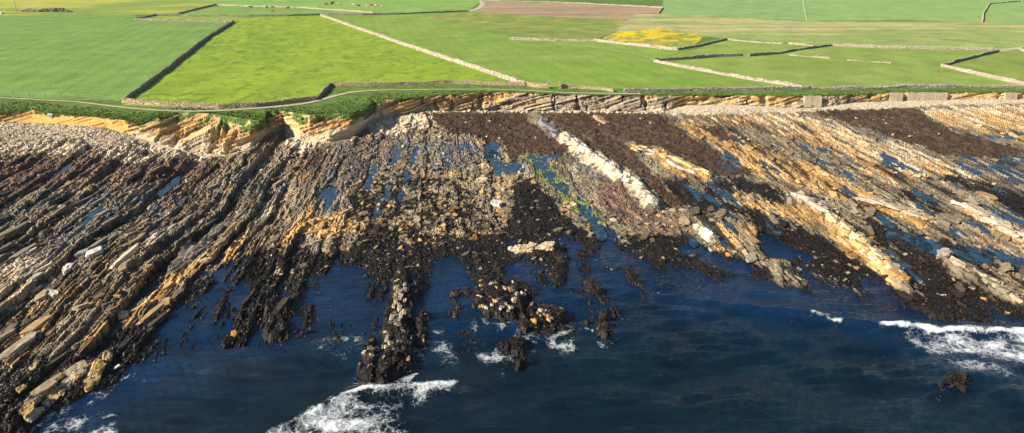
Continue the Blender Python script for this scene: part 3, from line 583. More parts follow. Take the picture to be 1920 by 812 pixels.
# ------------------------------------------------------------------ sea
NSX, NSY = 780, 350
SPX = np.linspace(-300, 2220, NSX); SPY = np.linspace(385, 1010, NSY)
SPX, SPY = np.meshgrid(SPX, SPY); SX, SY = unproj(SPX, SPY, 0.0)
SZ = np.zeros(SX.shape); r_ = np.random.default_rng(3)
for k in range(26):
    lam = 1.3*1.13**k*(.9+.2*r_.random()); th = math.radians(100+r_.normal()*26); ph = r_.random()*6.28
    SZ += .024*lam**.55*np.sin((SX*math.cos(th)+SY*math.sin(th))*6.283/lam+ph+1.5*fbm(SX/11, SY/11, 2, 100+k))
SZ *= .25+.9*fbm(SX/16, SY/12, 3, 110)
SZ *= lerp(.35, 1.0, sstep(0, 60, SPY-interp(SPX, WAT)))
def crest(pts, amp, sig_front, sig_back):
    global SZ
    P = np.array([np.array(unproj(*p, 0.0)) for p in pts]); yy = np.interp(SX, P[:, 0], P[:, 1], left=np.nan, right=np.nan)
    A = np.interp(SX, P[:, 0], amp, left=0, right=0); d = SY-np.nan_to_num(yy)+.8*(fbm(SX/3, SY/9, 3, 115)-.5)
    SZ = SZ+np.where(np.isnan(yy), 0, A*np.where(d < 0, np.exp(-(d/sig_front)**2), np.exp(-(d/sig_back)**2)))
crest([(1080, 540), (1200, 548), (1350, 570), (1450, 582), (1530, 594), (1600, 606), (1700, 616), (1800, 624), (1920, 628), (2200, 650)], [0, .3, .5, .6, .85, .9, .95, .9, .85, .6], 1.1, 2.6)
crest([(420, 840), (540, 800), (620, 762), (690, 742), (790, 732), (860, 724), (960, 730)], [0, .5, .8, .9, .9, .7, 0], 1.0, 2.6)
crest([(300, 675), (400, 690), (500, 690), (600, 696), (680, 700)], [0, .3, .35, .3, 0], 1.4, 2.8)
crest([(790, 612), (830, 604), (900, 608), (960, 622)], [0, .35, .4, 0], .8, 1.8)
crest([(900, 770), (1100, 745), (1300, 760), (1500, 790), (1700, 800)], [0, .3, .35, .3, 0], 2.5, 3.5)
crest([(1150, 640), (1400, 665), (1600, 700), (1900, 720)], [0, .22, .25, .2], 2.2, 3.0)
S_FOAM = sheet([(1.0, [(560, 812), (600, 775), (640, 748), (700, 738), (790, 733), (770, 765), (740, 800), (735, 830), (540, 840)]), (.85, [(470, 830), (560, 780), (640, 742), (760, 728), (862, 722), (850, 735), (800, 745), (760, 790), (790, 830)]),
    (.88, [(1680, 622), (1760, 628), (1920, 634), (2200, 660), (2200, 740), (1920, 690), (1830, 690), (1760, 668), (1700, 640)]), (.66, [(1740, 660), (1920, 660), (1920, 720), (1800, 710)]),
    (.85, [(800, 610), (830, 612), (860, 650), (870, 695), (830, 690), (805, 660)]), (.75, [(880, 640), (930, 640), (960, 660), (950, 690), (900, 690)]), (.72, [(1030, 610), (1090, 600), (1085, 640), (1040, 640)]),
    (.95, [(80, 812), (110, 785), (180, 765), (230, 775), (220, 800), (230, 830), (60, 850)]), (.5, [(180, 745), (250, 700), (235, 720), (150, 770)]), (.5, [(0, 725), (25, 710), (40, 735), (0, 760)]), (.65, [(640, 700), (700, 690), (690, 735), (640, 745)]), (.5, [(560, 640), (680, 600), (700, 660), (640, 690)])],
   [(.9, [(1640, 611), (1700, 616), (1760, 624), (1830, 627), (1920, 629), (2200, 652)], 9), (.9, [(1790, 632), (1920, 640), (2000, 650)], 16), (1.5, [(690, 738), (790, 730), (858, 723)], 6), (.85, [(160, 770), (205, 722), (248, 703)], 8),
    (.85, [(958, 704), (990, 697), (1008, 690)], 5), (.8, [(700, 690), (712, 730)], 4), (.8, [(757, 700), (745, 735)], 4), (.7, [(800, 606), (860, 604)], 4), (.65, [(945, 640), (1000, 636), (1050, 640), (1085, 625)], 6), (.55, [(1730, 655), (1770, 668), (1730, 690)], 6), (.8, [(-60, 815), (20, 780), (60, 750)], 8), (.6, [(60, 720), (100, 735)], 8), (.65, [(935, 690), (975, 670), (1010, 690)], 4)], r=4)
S_CREST = sheet([], [(1.25, [(1518, 592), (1545, 597), (1576, 604)], 6), (.85, [(1572, 603), (1610, 608), (1650, 612)], 3), (1.3, [(1650, 612), (1700, 616), (1760, 624), (1830, 627), (1920, 629), (2200, 652)], 8), (.5, [(1520, 593), (1440, 586), (1300, 570), (1180, 552)], 2), (1.3, [(640, 752), (690, 739), (790, 731), (858, 723)], 7), (1.0, [(160, 770), (205, 722), (248, 703)], 5), (.9, [(958, 704), (990, 697), (1008, 690)], 3), (.9, [(700, 690), (712, 730)], 2), (.9, [(757, 700), (745, 735)], 3), (.8, [(800, 606), (860, 604)], 3)], r=1)
crst = samp(S_CREST, SPX+4*(fbm(SX/2, SY/2, 3, 118)-.5), SPY+4*(fbm(SX/2.5, SY/2.5, 3, 119)-.5))
foam = samp(S_FOAM, SPX+5*(fbm(SX/2, SY/2, 3, 120)-.5)*2, SPY+4*(fbm(SX/2, SY/2, 3, 121)-.5)*2)
zt_ = terr(SPX, SPY); S_EXPO = sheet([(1.0, [(-320, 1000), (-320, 800), (0, 690), (260, 680), (290, 720), (120, 812), (0, 900)]), (1.0, [(660, 640), (830, 640), (820, 760), (650, 760)]), (1.0, [(860, 590), (1180, 590), (1180, 720), (900, 720)]), (.8, [(1650, 560), (1920, 590), (2200, 660), (2200, 720), (1920, 640), (1700, 620)]), (.7, [(1735, 705), (1830, 705), (1830, 765), (1735, 765)]), (.35, [(260, 600), (680, 520), (680, 700), (300, 700)])], r=8)
foam = np.maximum(foam*(.30+1.05*fbm(SX/3.2, SY/2.4, 4, 128)), crst*(.65+.5*fbm(SX/1.5, SY/1.5, 3, 129)))
foam = np.maximum(foam, .66*samp(S_EXPO, SPX, SPY)*sstep(-.75, -.12, zt_)*(.5+.8*fbm(SX/2.5, SY/2.5, 3, 127)))
SZ += .16*foam*(fbm(SX*2, SY*2, 3, 122))+.6*sstep(1.0, 1.6, foam)*sstep(.5, .9, fbm(SX*1.1, SY*1.1, 4, 123))
m, t, b = nmat('sea_water'); M_SEA = m
pos = N(t, 'ShaderNodeNewGeometry').outputs['Position']
fa = N(t, 'ShaderNodeAttribute', attribute_name='foam').outputs['Fac']
wn = noise(t, .9, 4, .6, pos); wadd = N(t, 'ShaderNodeMix', data_type='RGBA', blend_type='LINEAR_LIGHT'); wadd.inputs[0].default_value = 1.1
t.links.new(pos, wadd.inputs[6]); t.links.new(wn.outputs['Color'], wadd.inputs[7])
def lace(scale):
    v = N(t, 'ShaderNodeTexVoronoi', feature='DISTANCE_TO_EDGE', Scale=scale); t.links.new(wadd.outputs[2], v.inputs['Vector'])
    r = ramp(t, v.outputs['Distance'], [(0, (1,)*3), (.10, (.45,)*3), (.35, (0,)*3)]); return r.outputs[0]
def math_(op, a, b_):
    n = N(t, 'ShaderNodeMath', operation=op)
    for k, q_ in enumerate((a, b_)):
        if isinstance(q_, (int, float)): n.inputs[k].default_value = q_
        else: t.links.new(q_, n.inputs[k])
    return n.outputs[0]
fine = noise(t, 4.5, 8, .78, pos).outputs[0]
pat = math_('ADD', math_('MULTIPLY', lace(.9), .28), math_('ADD', math_('MULTIPLY', lace(2.4), .22), math_('MULTIPLY', fine, .80)))
ff = N(t, 'ShaderNodeMapRange'); t.links.new(math_('ADD', fa, math_('SUBTRACT', pat, .50)), ff.inputs[0]); ff.inputs[1].default_value = .74; ff.inputs[2].default_value = 1.30
gate = N(t, 'ShaderNodeMapRange'); t.links.new(fa, gate.inputs[0]); gate.inputs[1].default_value = .05; gate.inputs[2].default_value = .25
ffac = math_('MULTIPLY', ff.outputs[0], gate.outputs[0])
dn = noise(t, .07, 4, .6, pos)
deep = ramp(t, dn.outputs[0], [(.35, (.0005, .005, .009)), (.55, (.0005, .009, .017)), (.75, (.001, .014, .020))])
sh_a = N(t, 'ShaderNodeAttribute', attribute_name='shoal').outputs['Fac']
shallow = ramp(t, dn.outputs[0], [(.35, (.001, .009, .028)), (.55, (.001, .017, .055)), (.75, (.002, .025, .066))])
t.links.new(mixc(t, ffac, mixc(t, sh_a, deep.outputs[0], shallow.outputs[0]), (.74, .77, .78)), b.inputs['Base Color'])
rr = N(t, 'ShaderNodeMapRange'); t.links.new(ffac, rr.inputs[0]); rr.inputs[3].default_value = .07; rr.inputs[4].default_value = .8; t.links.new(rr.outputs[0], b.inputs['Roughness'])
b.inputs['IOR'].default_value = 1.333
mp = N(t, 'ShaderNodeMapping'); mp.inputs['Scale'].default_value = (.5, 1, 1); mp.inputs['Rotation'].default_value = (0, 0, .15); t.links.new(pos, mp.inputs[0])
b1 = bump(t, noise(t, 1.7, 6, .66, mp.outputs[0]).outputs[0], .30, 1.0); b2 = bump(t, fine, .06, .6, b1); t.links.new(b2, b.inputs['Normal'])
sea = mesh_np('sea', np.stack([SX, SY, SZ], -1).reshape(-1, 3), grid_faces(NSY, NSX)[:, ::-1], M_SEA, smooth=True, attrs={'foam': foam.reshape(-1), 'shoal': sstep(190, -20, SPY-interp(SPX, WAT)+40*(fbm(SX/14, SY/14, 3, 125)-.5)).reshape(-1)})
tag(sea, 'dark blue sea with breaking foam around the rocks', 'sea', kind='structure')
osea = mesh_np('sea', np.array([(-9000, -6000, -.8), (9000, -6000, -.8), (9000, 400, -.8), (-9000, 400, -.8)]), np.array([[0, 1, 2, 3]]), M_SEA)
tag(osea, 'open sea beyond the edges of the picture', 'sea', kind='structure')
# tide pools: still water lying in hollows of the shore
m, t, b = nmat('pool_water'); M_POOL = m
pos = N(t, 'ShaderNodeNewGeometry').outputs['Position']
t.links.new(ramp(t, noise(t, .8, 4, .65, pos).outputs[0], [(.36, (.010, .014, .010)), (.5, (.018, .048, .080)), (.68, (.035, .080, .135))]).outputs[0], b.inputs['Base Color']); b.inputs['Roughness'].default_value = .05; b.inputs['IOR'].default_value = 1.333  # light blue base colour carries reflected sky as well as the paler bed
t.links.new(bump(t, noise(t, 2.5, 3, .5, pos).outputs[0], .02, .5), b.inputs['Normal'])
for stx, words in POOLS:
    xs = [q_ for a, c, w__ in stx for q_ in (a[0]-w__, a[0]+w__, c[0]-w__, c[0]+w__)]; ys = [q_ for a, c, w__ in stx for q_ in (a[1]-w__, a[1]+w__, c[1]-w__, c[1]+w__)]
    gx, gy = np.meshgrid(np.arange(min(xs)-4, max(xs)+5, 3.0), np.arange(min(ys)-4, max(ys)+5, 2.0))
    inside = np.zeros(gx.shape, bool)
    for a, c, w__ in stx: inside |= segdist(gx, gy, [a, c]) < w__*.5+5
    V = np.stack([terr(gx, gy, X0), terr(gx, gy, Y0), np.maximum(terr(gx, gy, Z0)-.10, .02)], -1).reshape(-1, 3)
    Fq = grid_faces(*gx.shape)[:, ::-1]; kp = inside.reshape(-1)[Fq].all(1)
    if kp.sum() == 0: continue
    v_, f_ = sub_faces(V, Fq, kp)
    tag(mesh_np('tide_pool', v_, f_, M_POOL, smooth=True), words, 'tide pool', kind='structure')

# ------------------------------------------------------------------ stones
def hull_template(seed, n=13, flat=.0):
    r = np.random.default_rng(seed); bm = bmesh.new()
    for k in range(8):
        c = np.array([(k & 1)*2-1, (k >> 1 & 1)*2-1, (k >> 2 & 1)*2-1], float); c *= .62+.38*r.random(3); bm.verts.new(c)
    for k in range(n-8):
        d = r.normal(size=3); d /= np.abs(d).max(); bm.verts.new(d*(.85+.2*r.random()))
    g = bmesh.ops.convex_hull(bm, input=bm.verts)
    bmesh.ops.delete(bm, geom=[v for v in bm.verts if not v.link_faces], context='VERTS')
    bmesh.ops.triangulate(bm, faces=bm.faces[:]); bm.verts.ensure_lookup_table()
    for i_, v in enumerate(bm.verts): v.index = i_
    V = np.array([v.co[:] for v in bm.verts]); Fq = np.array([[v.index for v in f.verts] for f in bm.faces]); bm.free()
    return V, Fq
TPL = [hull_template(200+k, 12) for k in range(10)]
def rot_mats(rz, rx, ry):
    cz_, sz_ = np.cos(rz), np.sin(rz); cx_, sx_ = np.cos(rx), np.sin(rx); cy_, sy_ = np.cos(ry), np.sin(ry); o = np.zeros_like(rz); e = np.ones_like(rz)
    Z = np.stack([cz_, -sz_, o, sz_, cz_, o, o, o, e], -1).reshape(-1, 3, 3); Xm = np.stack([e, o, o, o, cx_, -sx_, o, sx_, cx_], -1).reshape(-1, 3, 3); Y = np.stack([cy_, o, sy_, o, e, o, -sy_, o, cy_], -1).reshape(-1, 3, 3)
    return Z @ Xm @ Y
def joined(name, pos, size, rz, rx, ry, colr, mat, parent, tpl=TPL, seed=1):
    r = np.random.default_rng(seed); which = r.integers(0, len(tpl), len(pos)); R = rot_mats(rz, rx, ry); Vs, Fs, Cs, off = [], [], [], 0
    for k, (tv, tf) in enumerate(tpl):
        i = np.where(which == k)[0]
        if len(i) == 0: continue
        v = np.einsum('nij,nvj->nvi', R[i], tv[None]*size[i][:, None, :])+pos[i][:, None, :]
        Vs.append(v.reshape(-1, 3)); Fs.append((tf[None]+(np.arange(len(i))*len(tv))[:, None, None]).reshape(-1, 3)+off); off += v.shape[0]*v.shape[1]
        Cs.append(np.repeat(colr[i], len(tv), 0))
    return mesh_np(name, np.concatenate(Vs), np.concatenate(Fs), mat, np.concatenate(Cs), parent)
def stone_colour(px, py, r):
    n = len(px); o = samp(S_ORANGE, px, py); c = samp(S_CREAM, px, py); br = samp(S_BROWN, px, py); sh_ = samp(S_SHALE, px, py); we = samp(S_WEED_GAPS, px, py)
    col_ = lerp(C(.10, .08, .06), C(.29, .22, .14), r.random((n, 1)))
    u_ = r.random(n)
    for msk, a, b_ in ((u_ < .12+.5*o, C(.36, .19, .055), C(.44, .28, .11)), (u_ > 1-(.10+.65*c), C(.38, .30, .20), C(.52, .44, .33)), ((r.random(n) < br*.8), C(.08, .055, .045), C(.17, .11, .08)), ((r.random(n) < sh_*.6), C(.10, .10, .10), C(.22, .20, .185))):
        k = lerp(a, b_, r.random((n, 1))); col_ = np.where(msk[:, None], k, col_)
    dark = r.random(n) < we*.35
    return np.where(dark[:, None], C(.022, .017, .013)*(1+r.random((n, 1))), col_)*(.75+.5*r.random((n, 1)))
S_RUB = sheet([(.07, [(-320, 300), (0, 270), (300, 290), (560, 280), (640, 420), (420, 560), (200, 720), (-320, 980)]), (.38, [(640, 250), (840, 240), (960, 300), (1150, 400), (1300, 380), (1420, 480), (1180, 500), (1060, 520), (760, 540), (520, 560), (480, 500), (600, 420)]),
    (.17, [(1290, 300), (1500, 340), (1740, 400), (1920, 420), (2200, 500), (2200, 640), (1900, 600), (1700, 570), (1450, 520), (1300, 420)]), (.05, [(1240, 215), (1920, 200), (2200, 200), (2200, 380), (1920, 340), (1740, 380), (1500, 340), (1300, 290)]),
    (1.0, [(690, 225), (800, 208), (850, 210), (800, 245), (690, 260)]), (1.0, [(-320, 255), (0, 255), (170, 262), (170, 290), (0, 300), (-320, 320)]), (.9, [(330, 270), (480, 262), (420, 292), (330, 300)]), (.9, [(540, 250), (650, 250), (600, 280), (550, 290)]), (.3, [(880, 525), (1070, 525), (1070, 650), (880, 620)]), (.3, [(690, 530), (810, 530), (800, 730), (670, 730)])], r=4)
r = np.random.default_rng(21); n = 90000
px = r.uniform(-290, 2200, n); py = r.uniform(200, 860, n); by = interp(px, BASE)
ok = (py > by+2) & (r.random(n) < samp(S_RUB, px, py)) & (samp(S_POOL, px, py) < .15) & (r.random(n) > samp(S_KELP, px, py)*1.2) & (r.random(n) > samp(S_WEED_GAPS, px, py)*.5)
px, py = px[ok], py[ok]; x, y, z = shore(px, py); ok = (z > .02); px, py, x, y, z = px[ok], py[ok], x[ok], y[ok], z[ok]; n = len(px)
we_ = samp(S_WEED_GAPS, px, py); sz = (.09+.42*r.random(n)**3.6+(y-80)*.0008)*(1-.3*np.clip(we_, 0, 1))
size = np.stack([sz*(.7+.5*r.random(n)), sz*(.9+1.3*r.random(n)), sz*(.28+.25*r.random(n))], -1)
rz = STR+r.normal(size=n)*.5; ry = -.2+r.normal(size=n)*.18; rx_ = r.normal(size=n)*.15
joined('loose_rocks', np.stack([x, y, z+size[:, 2]*.2], -1), size, rz, rx_, ry, stone_colour(px, py, r), M_STONE, rock_platform)['kind'] = 'stuff'
print('loose', n)
# fallen rocks at the cliff foot and stones lying on the kelp
n = 380; px = np.r_[r.uniform(690, 1250, n-50), r.uniform(860, 1300, 36), r.uniform(1540, 1800, 14)]; py = np.r_[interp(px[:n-50], BASE)+np.abs(r.normal(size=n-50))*1.6+.5, r.uniform(212, 262, 36), r.uniform(214, 262, 14)]; x, y, z = shore(px, py); sz = .15+.42*r.random(n)**2.5; sz[-50:] *= .7
joined('fallen_rocks', np.stack([x, y, z+sz*.2], -1), np.stack([sz, sz*1.2, sz*.55], -1), r.uniform(0, 6, n), r.normal(size=n)*.3, r.normal(size=n)*.3, lerp(C(.36, .27, .17), C(.60, .51, .38), r.random((n, 1))), M_STONE, rock_platform)['kind'] = 'stuff'
# shingle cobbles
n = 60000; px = r.uniform(-290, 2200, n); py = r.uniform(183, 300, n); ok = (samp(S_SHINGLE, px, py) > .45) & (py > interp(px, BASE)-1); px, py = px[ok][:9000], py[ok][:9000]; x, y, z = shore(px, py); n = len(px)
sz = (.10+.20*r.random(n)**3)*np.where(px > 1000, .7, 1.0); size = np.stack([sz*1.2, sz*1.3, sz*.6], -1)
joined('cobbles', np.stack([x, y, z+.05], -1), size, r.uniform(0, 6, n), r.normal(size=n)*.3, r.normal(size=n)*.3, lerp(C(.33, .26, .17), C(.58, .47, .34), r.random((n, 1))), M_STONE, rock_platform)['kind'] = 'stuff'
# individual slabs: shared meshes, one object each
def tpl_mesh(tv, tf):
    me = bpy.data.meshes.new('rock_slab'); me.from_pydata(tv.tolist(), [], tf.tolist()); me.materials.append(M_BLOCK); me.update(); return me
def slab_template(seed):
    r = np.random.default_rng(seed); bm = bmesh.new(); bmesh.ops.create_cube(bm, size=2); bmesh.ops.subdivide_edges(bm, edges=bm.edges[:], cuts=3, use_grid_fill=True)
    pl = [(r.normal(size=2), .75+.35*r.random()) for _ in range(5)]
    for v in bm.verts:
        c = np.array(v.co[:]); lay = math.floor((c[2]+1)*2.49); sh = r.random()
        e = np.array([TAB[seed % 512, lay*7+1]-.5, TAB[seed % 512, lay*7+2]-.5])*.30; sc = .86+.16*TAB[seed % 512, lay*7+3]-.10*max(c[2], 0)
        c[:2] = c[:2]*sc+e*.5
        for nrm_, dd in pl:
            q_ = nrm_/np.linalg.norm(nrm_); k_ = c[:2] @ q_-dd
            if k_ > 0: c[:2] -= q_*k_
        c += r.normal(size=3)*np.array([.07, .06, .09]); v.co = c
    bmesh.ops.triangulate(bm, faces=bm.faces[:])
    for i_, v in enumerate(bm.verts): v.index = i_
    V = np.array([v.co[:] for v in bm.verts]); Fq = np.array([[v.index for v in f.verts] for f in bm.faces]); bm.free(); return V, Fq
SLABS = [tpl_mesh(*slab_template(400+k)) for k in range(12)]
def slab(name, loc, size, rot, colr, parent, base=(0, 0, 0)):
    o = bpy.data.objects.new(name, random.choice(SLABS)); COL.objects.link(o); o.parent = parent
    o.location = tuple(np.array(loc)-np.array(base)); o.scale = tuple(size); o.rotation_euler = rot; o.color = (*[float(q_) for q_ in np.clip(colr, .01, .8)], 1)
    return o
def scatter_slabs(n, x0, x1, y0, y1, f):
    k = 0; tries = 0
    while k < n and tries < 8000:
        tries += 1; a, b_ = random.uniform(x0, x1), random.uniform(y0, y1)
        if b_ < interp(a, BASE)+6 or samp(S_KELP, a, b_) > .15 or samp(S_POOL, a, b_) > .1 or samp(S_SHINGLE, a, b_) > .2 or samp(S_WEED_GAPS, a, b_) > random.uniform(.5, 1.3): continue
        x, y, z = (float(q_) for q_ in shore(a, b_))
        if z < .25: continue
        f(a, b_, x, y, z); k += 1
rs = np.random.default_rng(5)
def one(sx, sy, szz, jit):
    def f(a, b_, x, y, z):
        s_ = random.uniform(.75, 1.25); size = (random.uniform(*sx)*s_, random.uniform(*sy)*s_, random.uniform(*szz)*s_)
        slab('rock_slab', (x, y, z+size[2]*.2), size, (random.gauss(0, .05), -.22+random.gauss(0, .08), -STR+random.gauss(0, jit)), np.array([float(terr(a, b_, col[..., q_])) for q_ in range(3)])*.6+.42*stone_colour(np.array([a]), np.array([b_]), rs)[0], rock_platform)
    return f
scatter_slabs(95, -40, 560, 300, 700, one((.4, .8), (1.4, 3.8), (.20, .34), .06))
scatter_slabs(30, 60, 420, 420, 640, one((.5, .85), (.7, 1.3), (.25, .4), .3))
scatter_slabs(85, 560, 1080, 280, 520, one((.4, .8), (.5, 1.2), (.18, .32), .4))
scatter_slabs(80, 1180, 1940, 250, 580, one((.5, 1.0), (1.0, 2.4), (.12, .22), .2))

# ------------------------------------------------------------------ named outcrops built of blocks
def outcrop(label, pts, n, size, colours, width=1.5, tilt=-.3, lift=.3, cat='outcrop', jit=.12, parent=None, base=None, name='rock_outcrop'):
    P = np.array([np.array(shore(*p)).astype(float) for p in pts]); d = np.r_[0, np.cumsum(np.linalg.norm(np.diff(P[:, :2], axis=0), axis=1))]
    ang = math.atan2(P[-1, 1]-P[0, 1], P[-1, 0]-P[0, 0])+math.pi/2 if len(pts) > 1 else 0
    if parent is None:
        root = empty(name, tuple(P[0])); tag(root, label, cat); base = P[0]
    else: root = parent
    L = max(d[-1], .01)
    for k in range(n):
        t_ = (k+.5+random.uniform(-.3, .3))/n*L; c = np.array([np.interp(t_, d, P[:, i]) for i in range(3)]); off = random.uniform(-1, 1)*width
        c[0] += off*math.cos(ang+math.pi); c[1] += off*math.sin(ang+math.pi)*.4
        ppx, ppy = proj(c[0], c[1], c[2]); c[2] = max(float(terr(ppx, ppy)), -.2)
        s_ = random.uniform(.75, 1.3); sz_ = np.array(size)*s_*np.array([random.uniform(.8, 1.2) for _ in range(3)])
        cc_ = np.array(random.choice(colours))*random.uniform(.85, 1.12)
        slab('rock_block', (c[0], c[1], c[2]+sz_[2]*lift), sz_, (random.gauss(0, .08), tilt+random.gauss(0, .08), ang+math.pi+random.gauss(0, jit)), cc_, root, base)
    return root
PALE = [(.48, .41, .31), (.42, .35, .26), (.52, .46, .37)]; OCH = [(.52, .34, .13), (.55, .40, .19), (.45, .25, .08)]; CRM = [(.47, .37, .23), (.42, .32, .18), (.50, .42, .29)]; GRY = [(.16, .155, .155), (.22, .21, .20), (.12, .115, .12)]; SNG = [(.14, .11, .10), (.19, .15, .12)]
outcrop('pale saw-toothed ridge of cream blocks crossing the brown kelp bed', [(1058, 262), (1090, 282), (1130, 308), (1170, 337), (1205, 362), (1232, 392)], 52, (.85, 1.5, .5), PALE+PALE+[(.36, .32, .26)], 1.7, -.42, .28, jit=.2)
outcrop('dark blue-grey rocks leading into the pale ridge at its upper end', [(1004, 224), (1018, 232), (1036, 246), (1050, 256)], 9, (1.2, 1.6, .55), GRY, 1.0, -.25)
outcrop('low tan slab lying on the kelp below the grey cliff', [(1122, 222), (1134, 232)], 3, (1.3, 1.6, .3), [(.42, .27, .16)], .6)
outcrop('orange and cream outcrop right of the pale ridge', [(1190, 278), (1230, 288), (1270, 305), (1318, 330)], 24, (.8, 1.5, .22), OCH+PALE, 2.4)
outcrop('pale flat topped rocks at the head of the right orange ridge', [(1490, 372), (1530, 385), (1552, 398)], 9, (1.2, 1.3, .35), PALE, 1.2)
outcrop('long orange ridge of stacked blocks running into the blue inlet', [(1560, 415), (1590, 440), (1620, 468), (1660, 500), (1698, 530)], 40, (.8, 1.1, .38), OCH+CRM, 1.1, -.35, .25)
outcrop('broad cream slab streaked with orange in the right middle shore', [(1620, 372), (1660, 385), (1700, 398), (1735, 412)], 14, (1.1, 2.0, .18), CRM+PALE, 1.6, -.12)
outcrop('pale slabs at the right edge beside a blue pool', [(1800, 385), (1840, 402), (1880, 425), (1915, 445), (1960, 470)], 22, (1.0, 1.9, .25), PALE+CRM, 1.6, -.2)
outcrop('brown ridge running to the right edge below the long inlet', [(1765, 487), (1810, 508), (1860, 535), (1920, 570)], 22, (.7, 1.2, .32), [(.24, .21, .13), (.36, .28, .18)], .9)
outcrop('pale pointed stones at the lower end of the kelp ridge', [(1300, 428), (1318, 436), (1328, 452)], 4, (.8, 1.0, .7), PALE, .5, -.5, .6)
outcrop('cream ledge ending square at the dark inlet', [(955, 468), (985, 470), (1035, 470)], 8, (1.0, .7, .5), CRM, .4, -.1)
outcrop('leftmost ochre ridge reaching down into the foam', [(165, 690), (130, 720), (90, 755), (45, 795)], 46, (.42, .95, .2), CRM+OCH+SNG, 1.2)
outcrop('orange block ridge beside the foam at the lower left', [(202, 665), (195, 690), (180, 715), (165, 735)], 12, (.5, .9, .28), OCH, .4)
outcrop('orange ridge at the left edge above the foam', [(85, 695), (60, 715), (25, 750), (0, 770)], 18, (.4, .9, .2), OCH+SNG, 1.0)
outcrop('grey slab wall with a long dark scarp in the left beds', [(425, 420), (395, 448), (360, 480), (330, 505)], 12, (.8, 2.2, .4), [(.27, .225, .165), (.22, .185, .14)], .5, -.35, .3)
outcrop('cream finger ridge pointing at the breaking wave', [(765, 540), (755, 580), (748, 630), (742, 690)], 60, (.26, .6, .13), CRM+PALE+SNG, 1.3)
outcrop('cream stones on the blunt end of the finger ridge', [(712, 655), (700, 685), (692, 700)], 14, (.28, .5, .15), CRM+SNG, .8)
if islet_objs[0]: outcrop('', [(915, 540), (950, 545), (965, 560), (935, 580), (930, 600)], 56, (.28, .42, .14), CRM+OCH+PALE+SNG, 2.4, parent=islet_objs[0][0], base=islet_objs[0][1])
if islet_objs[1]: outcrop('', [(1000, 595), (1030, 605), (1015, 625)], 18, (.24, .4, .12), CRM+OCH+SNG, 2.0, parent=islet_objs[1][0], base=islet_objs[1][1])
def boulder(label, a, b_, size, colr, lift=.4, n=1):
    x, y = unproj(a, b_, 0.0); z = max(float(terr(a, b_)), 0); 
    if z > 0.3: x, y, z = (float(q_) for q_ in shore(a, b_))
    o = slab('boulder', (x, y, z+size[2]*lift), size, (random.gauss(0, .1), -.15, random.uniform(0, 3)), colr, None); tag(o, label, 'boulder'); return o
boulder('lone orange boulder awash in the left bay', 439, 628, (.55, .4, .3), (.55, .29, .06))
boulder('big pale boulder left of the centre rubble', 930, 383, (1.3, 1.0, .6), (.50, .45, .38))
boulder('rounded pale boulder on the left ledges, nearest the grey scarp', 178, 477, (1.3, .8, .5), (.52, .47, .40))
boulder('pale boulder below the rounded one on the left ledges', 126, 502, (1.2, .7, .5), (.50, .46, .39))
boulder('blocky pale boulder at the left edge of the weed', 97, 555, (1.2, .8, .45), (.54, .49, .41))
boulder('cream boulder on orange beds above the left bay', 232, 596, (.9, .7, .5), (.56, .46, .31))
boulder('orange stone on the dark round islet', 1000, 622, (.55, .5, .3), (.55, .30, .08), .9)
boulder('small grey brown hump rock beyond the long inlet', 1768, 488, (1.2, 1.2, .6), (.30, .25, .19))
boulder('black boulder on the dark slabs at the left', 268, 287, (1.3, .9, .7), (.06, .055, .055))

# ------------------------------------------------------------------ kelp and weed fronds
def fronds(name, px, py, length, width, colr, parent, seed, lift=.06, zfix=None):
    r = np.random.default_rng(seed); n = len(px)
    if zfix is None: x, y, z = shore(px, py)
    else: x, y = unproj(px, py, 0.0); z = np.full(n, zfix)
    a = r.uniform(0, 6.283, n); L = length*(.5+r.random(n)); W_ = width*(.6+.8*r.random(n)); dx, dy = np.cos(a), np.sin(a)
    V = np.zeros((n, 6, 3)); up = lift*(.3+1.6*r.random(n))
    for k, (f_, h_) in enumerate(((0, .02), (.5, 1.0), (1.0, .25))):
        for sgn in (0, 1):
            ww = (sgn-.5)*W_*(1 if k < 2 else .4); bend = .25*L*f_*f_*np.sin(a*7)
            V[:, k*2+sgn] = np.stack([x+dx*L*f_-dy*(ww+bend), y+dy*L*f_+dx*(ww+bend), z+up*h_+(sgn*.05*r.random(n))], -1)
    Fq = np.array([[0, 1, 3, 2], [2, 3, 5, 4]])[None]+(np.arange(n)*6)[:, None, None]
    o = mesh_np(name, V.reshape(-1, 3), Fq.reshape(-1, 4), M_WEED, np.repeat(colr, 6, 0), parent); o['kind'] = 'stuff'; return o
r = np.random.default_rng(31); n = 90000
px = r.uniform(-290, 2200, n); py = r.uniform(200, 420, n); k_ = terr(px, py, kmask); ok = (k_ > .5) & (py > interp(px, BASE)+1); px, py = px[ok], py[ok]; n = len(px)
fronds('kelp', px, py, .9, .16, lerp(C(.035, .020, .012), C(.15, .085, .045), r.random((n, 1))**1.8), rock_platform, 32, .16)
n = 120000; px = r.uniform(-290, 2200, n); py = r.uniform(300, 830, n); ok = (terr(px, py, wm) > .6) & (terr(px, py) > -.05) & (terr(px, py, kmask) < .4); px, py = px[ok][:34000], py[ok][:34000]; n = len(px)
fronds('bladder_wrack', px, py, .5, .11, lerp(C(.006, .005, .004), C(.05, .032, .016), r.random((n, 1))**2.6), rock_platform, 33, .14)
S_FLOAT = sheet([(.8, [(400, 600), (500, 560), (640, 540), (700, 600), (640, 700), (500, 640)]), (.8, [(1130, 480), (1300, 480), (1500, 520), (1700, 570), (1850, 640), (1500, 600), (1200, 540)]), (.4, [(1640, 640), (1900, 660), (1920, 760), (1700, 740)]), (.7, [(840, 505), (900, 505), (890, 600), (850, 590)]), (.6, [(1040, 530), (1180, 530), (1180, 640), (1060, 640)])], r=6)
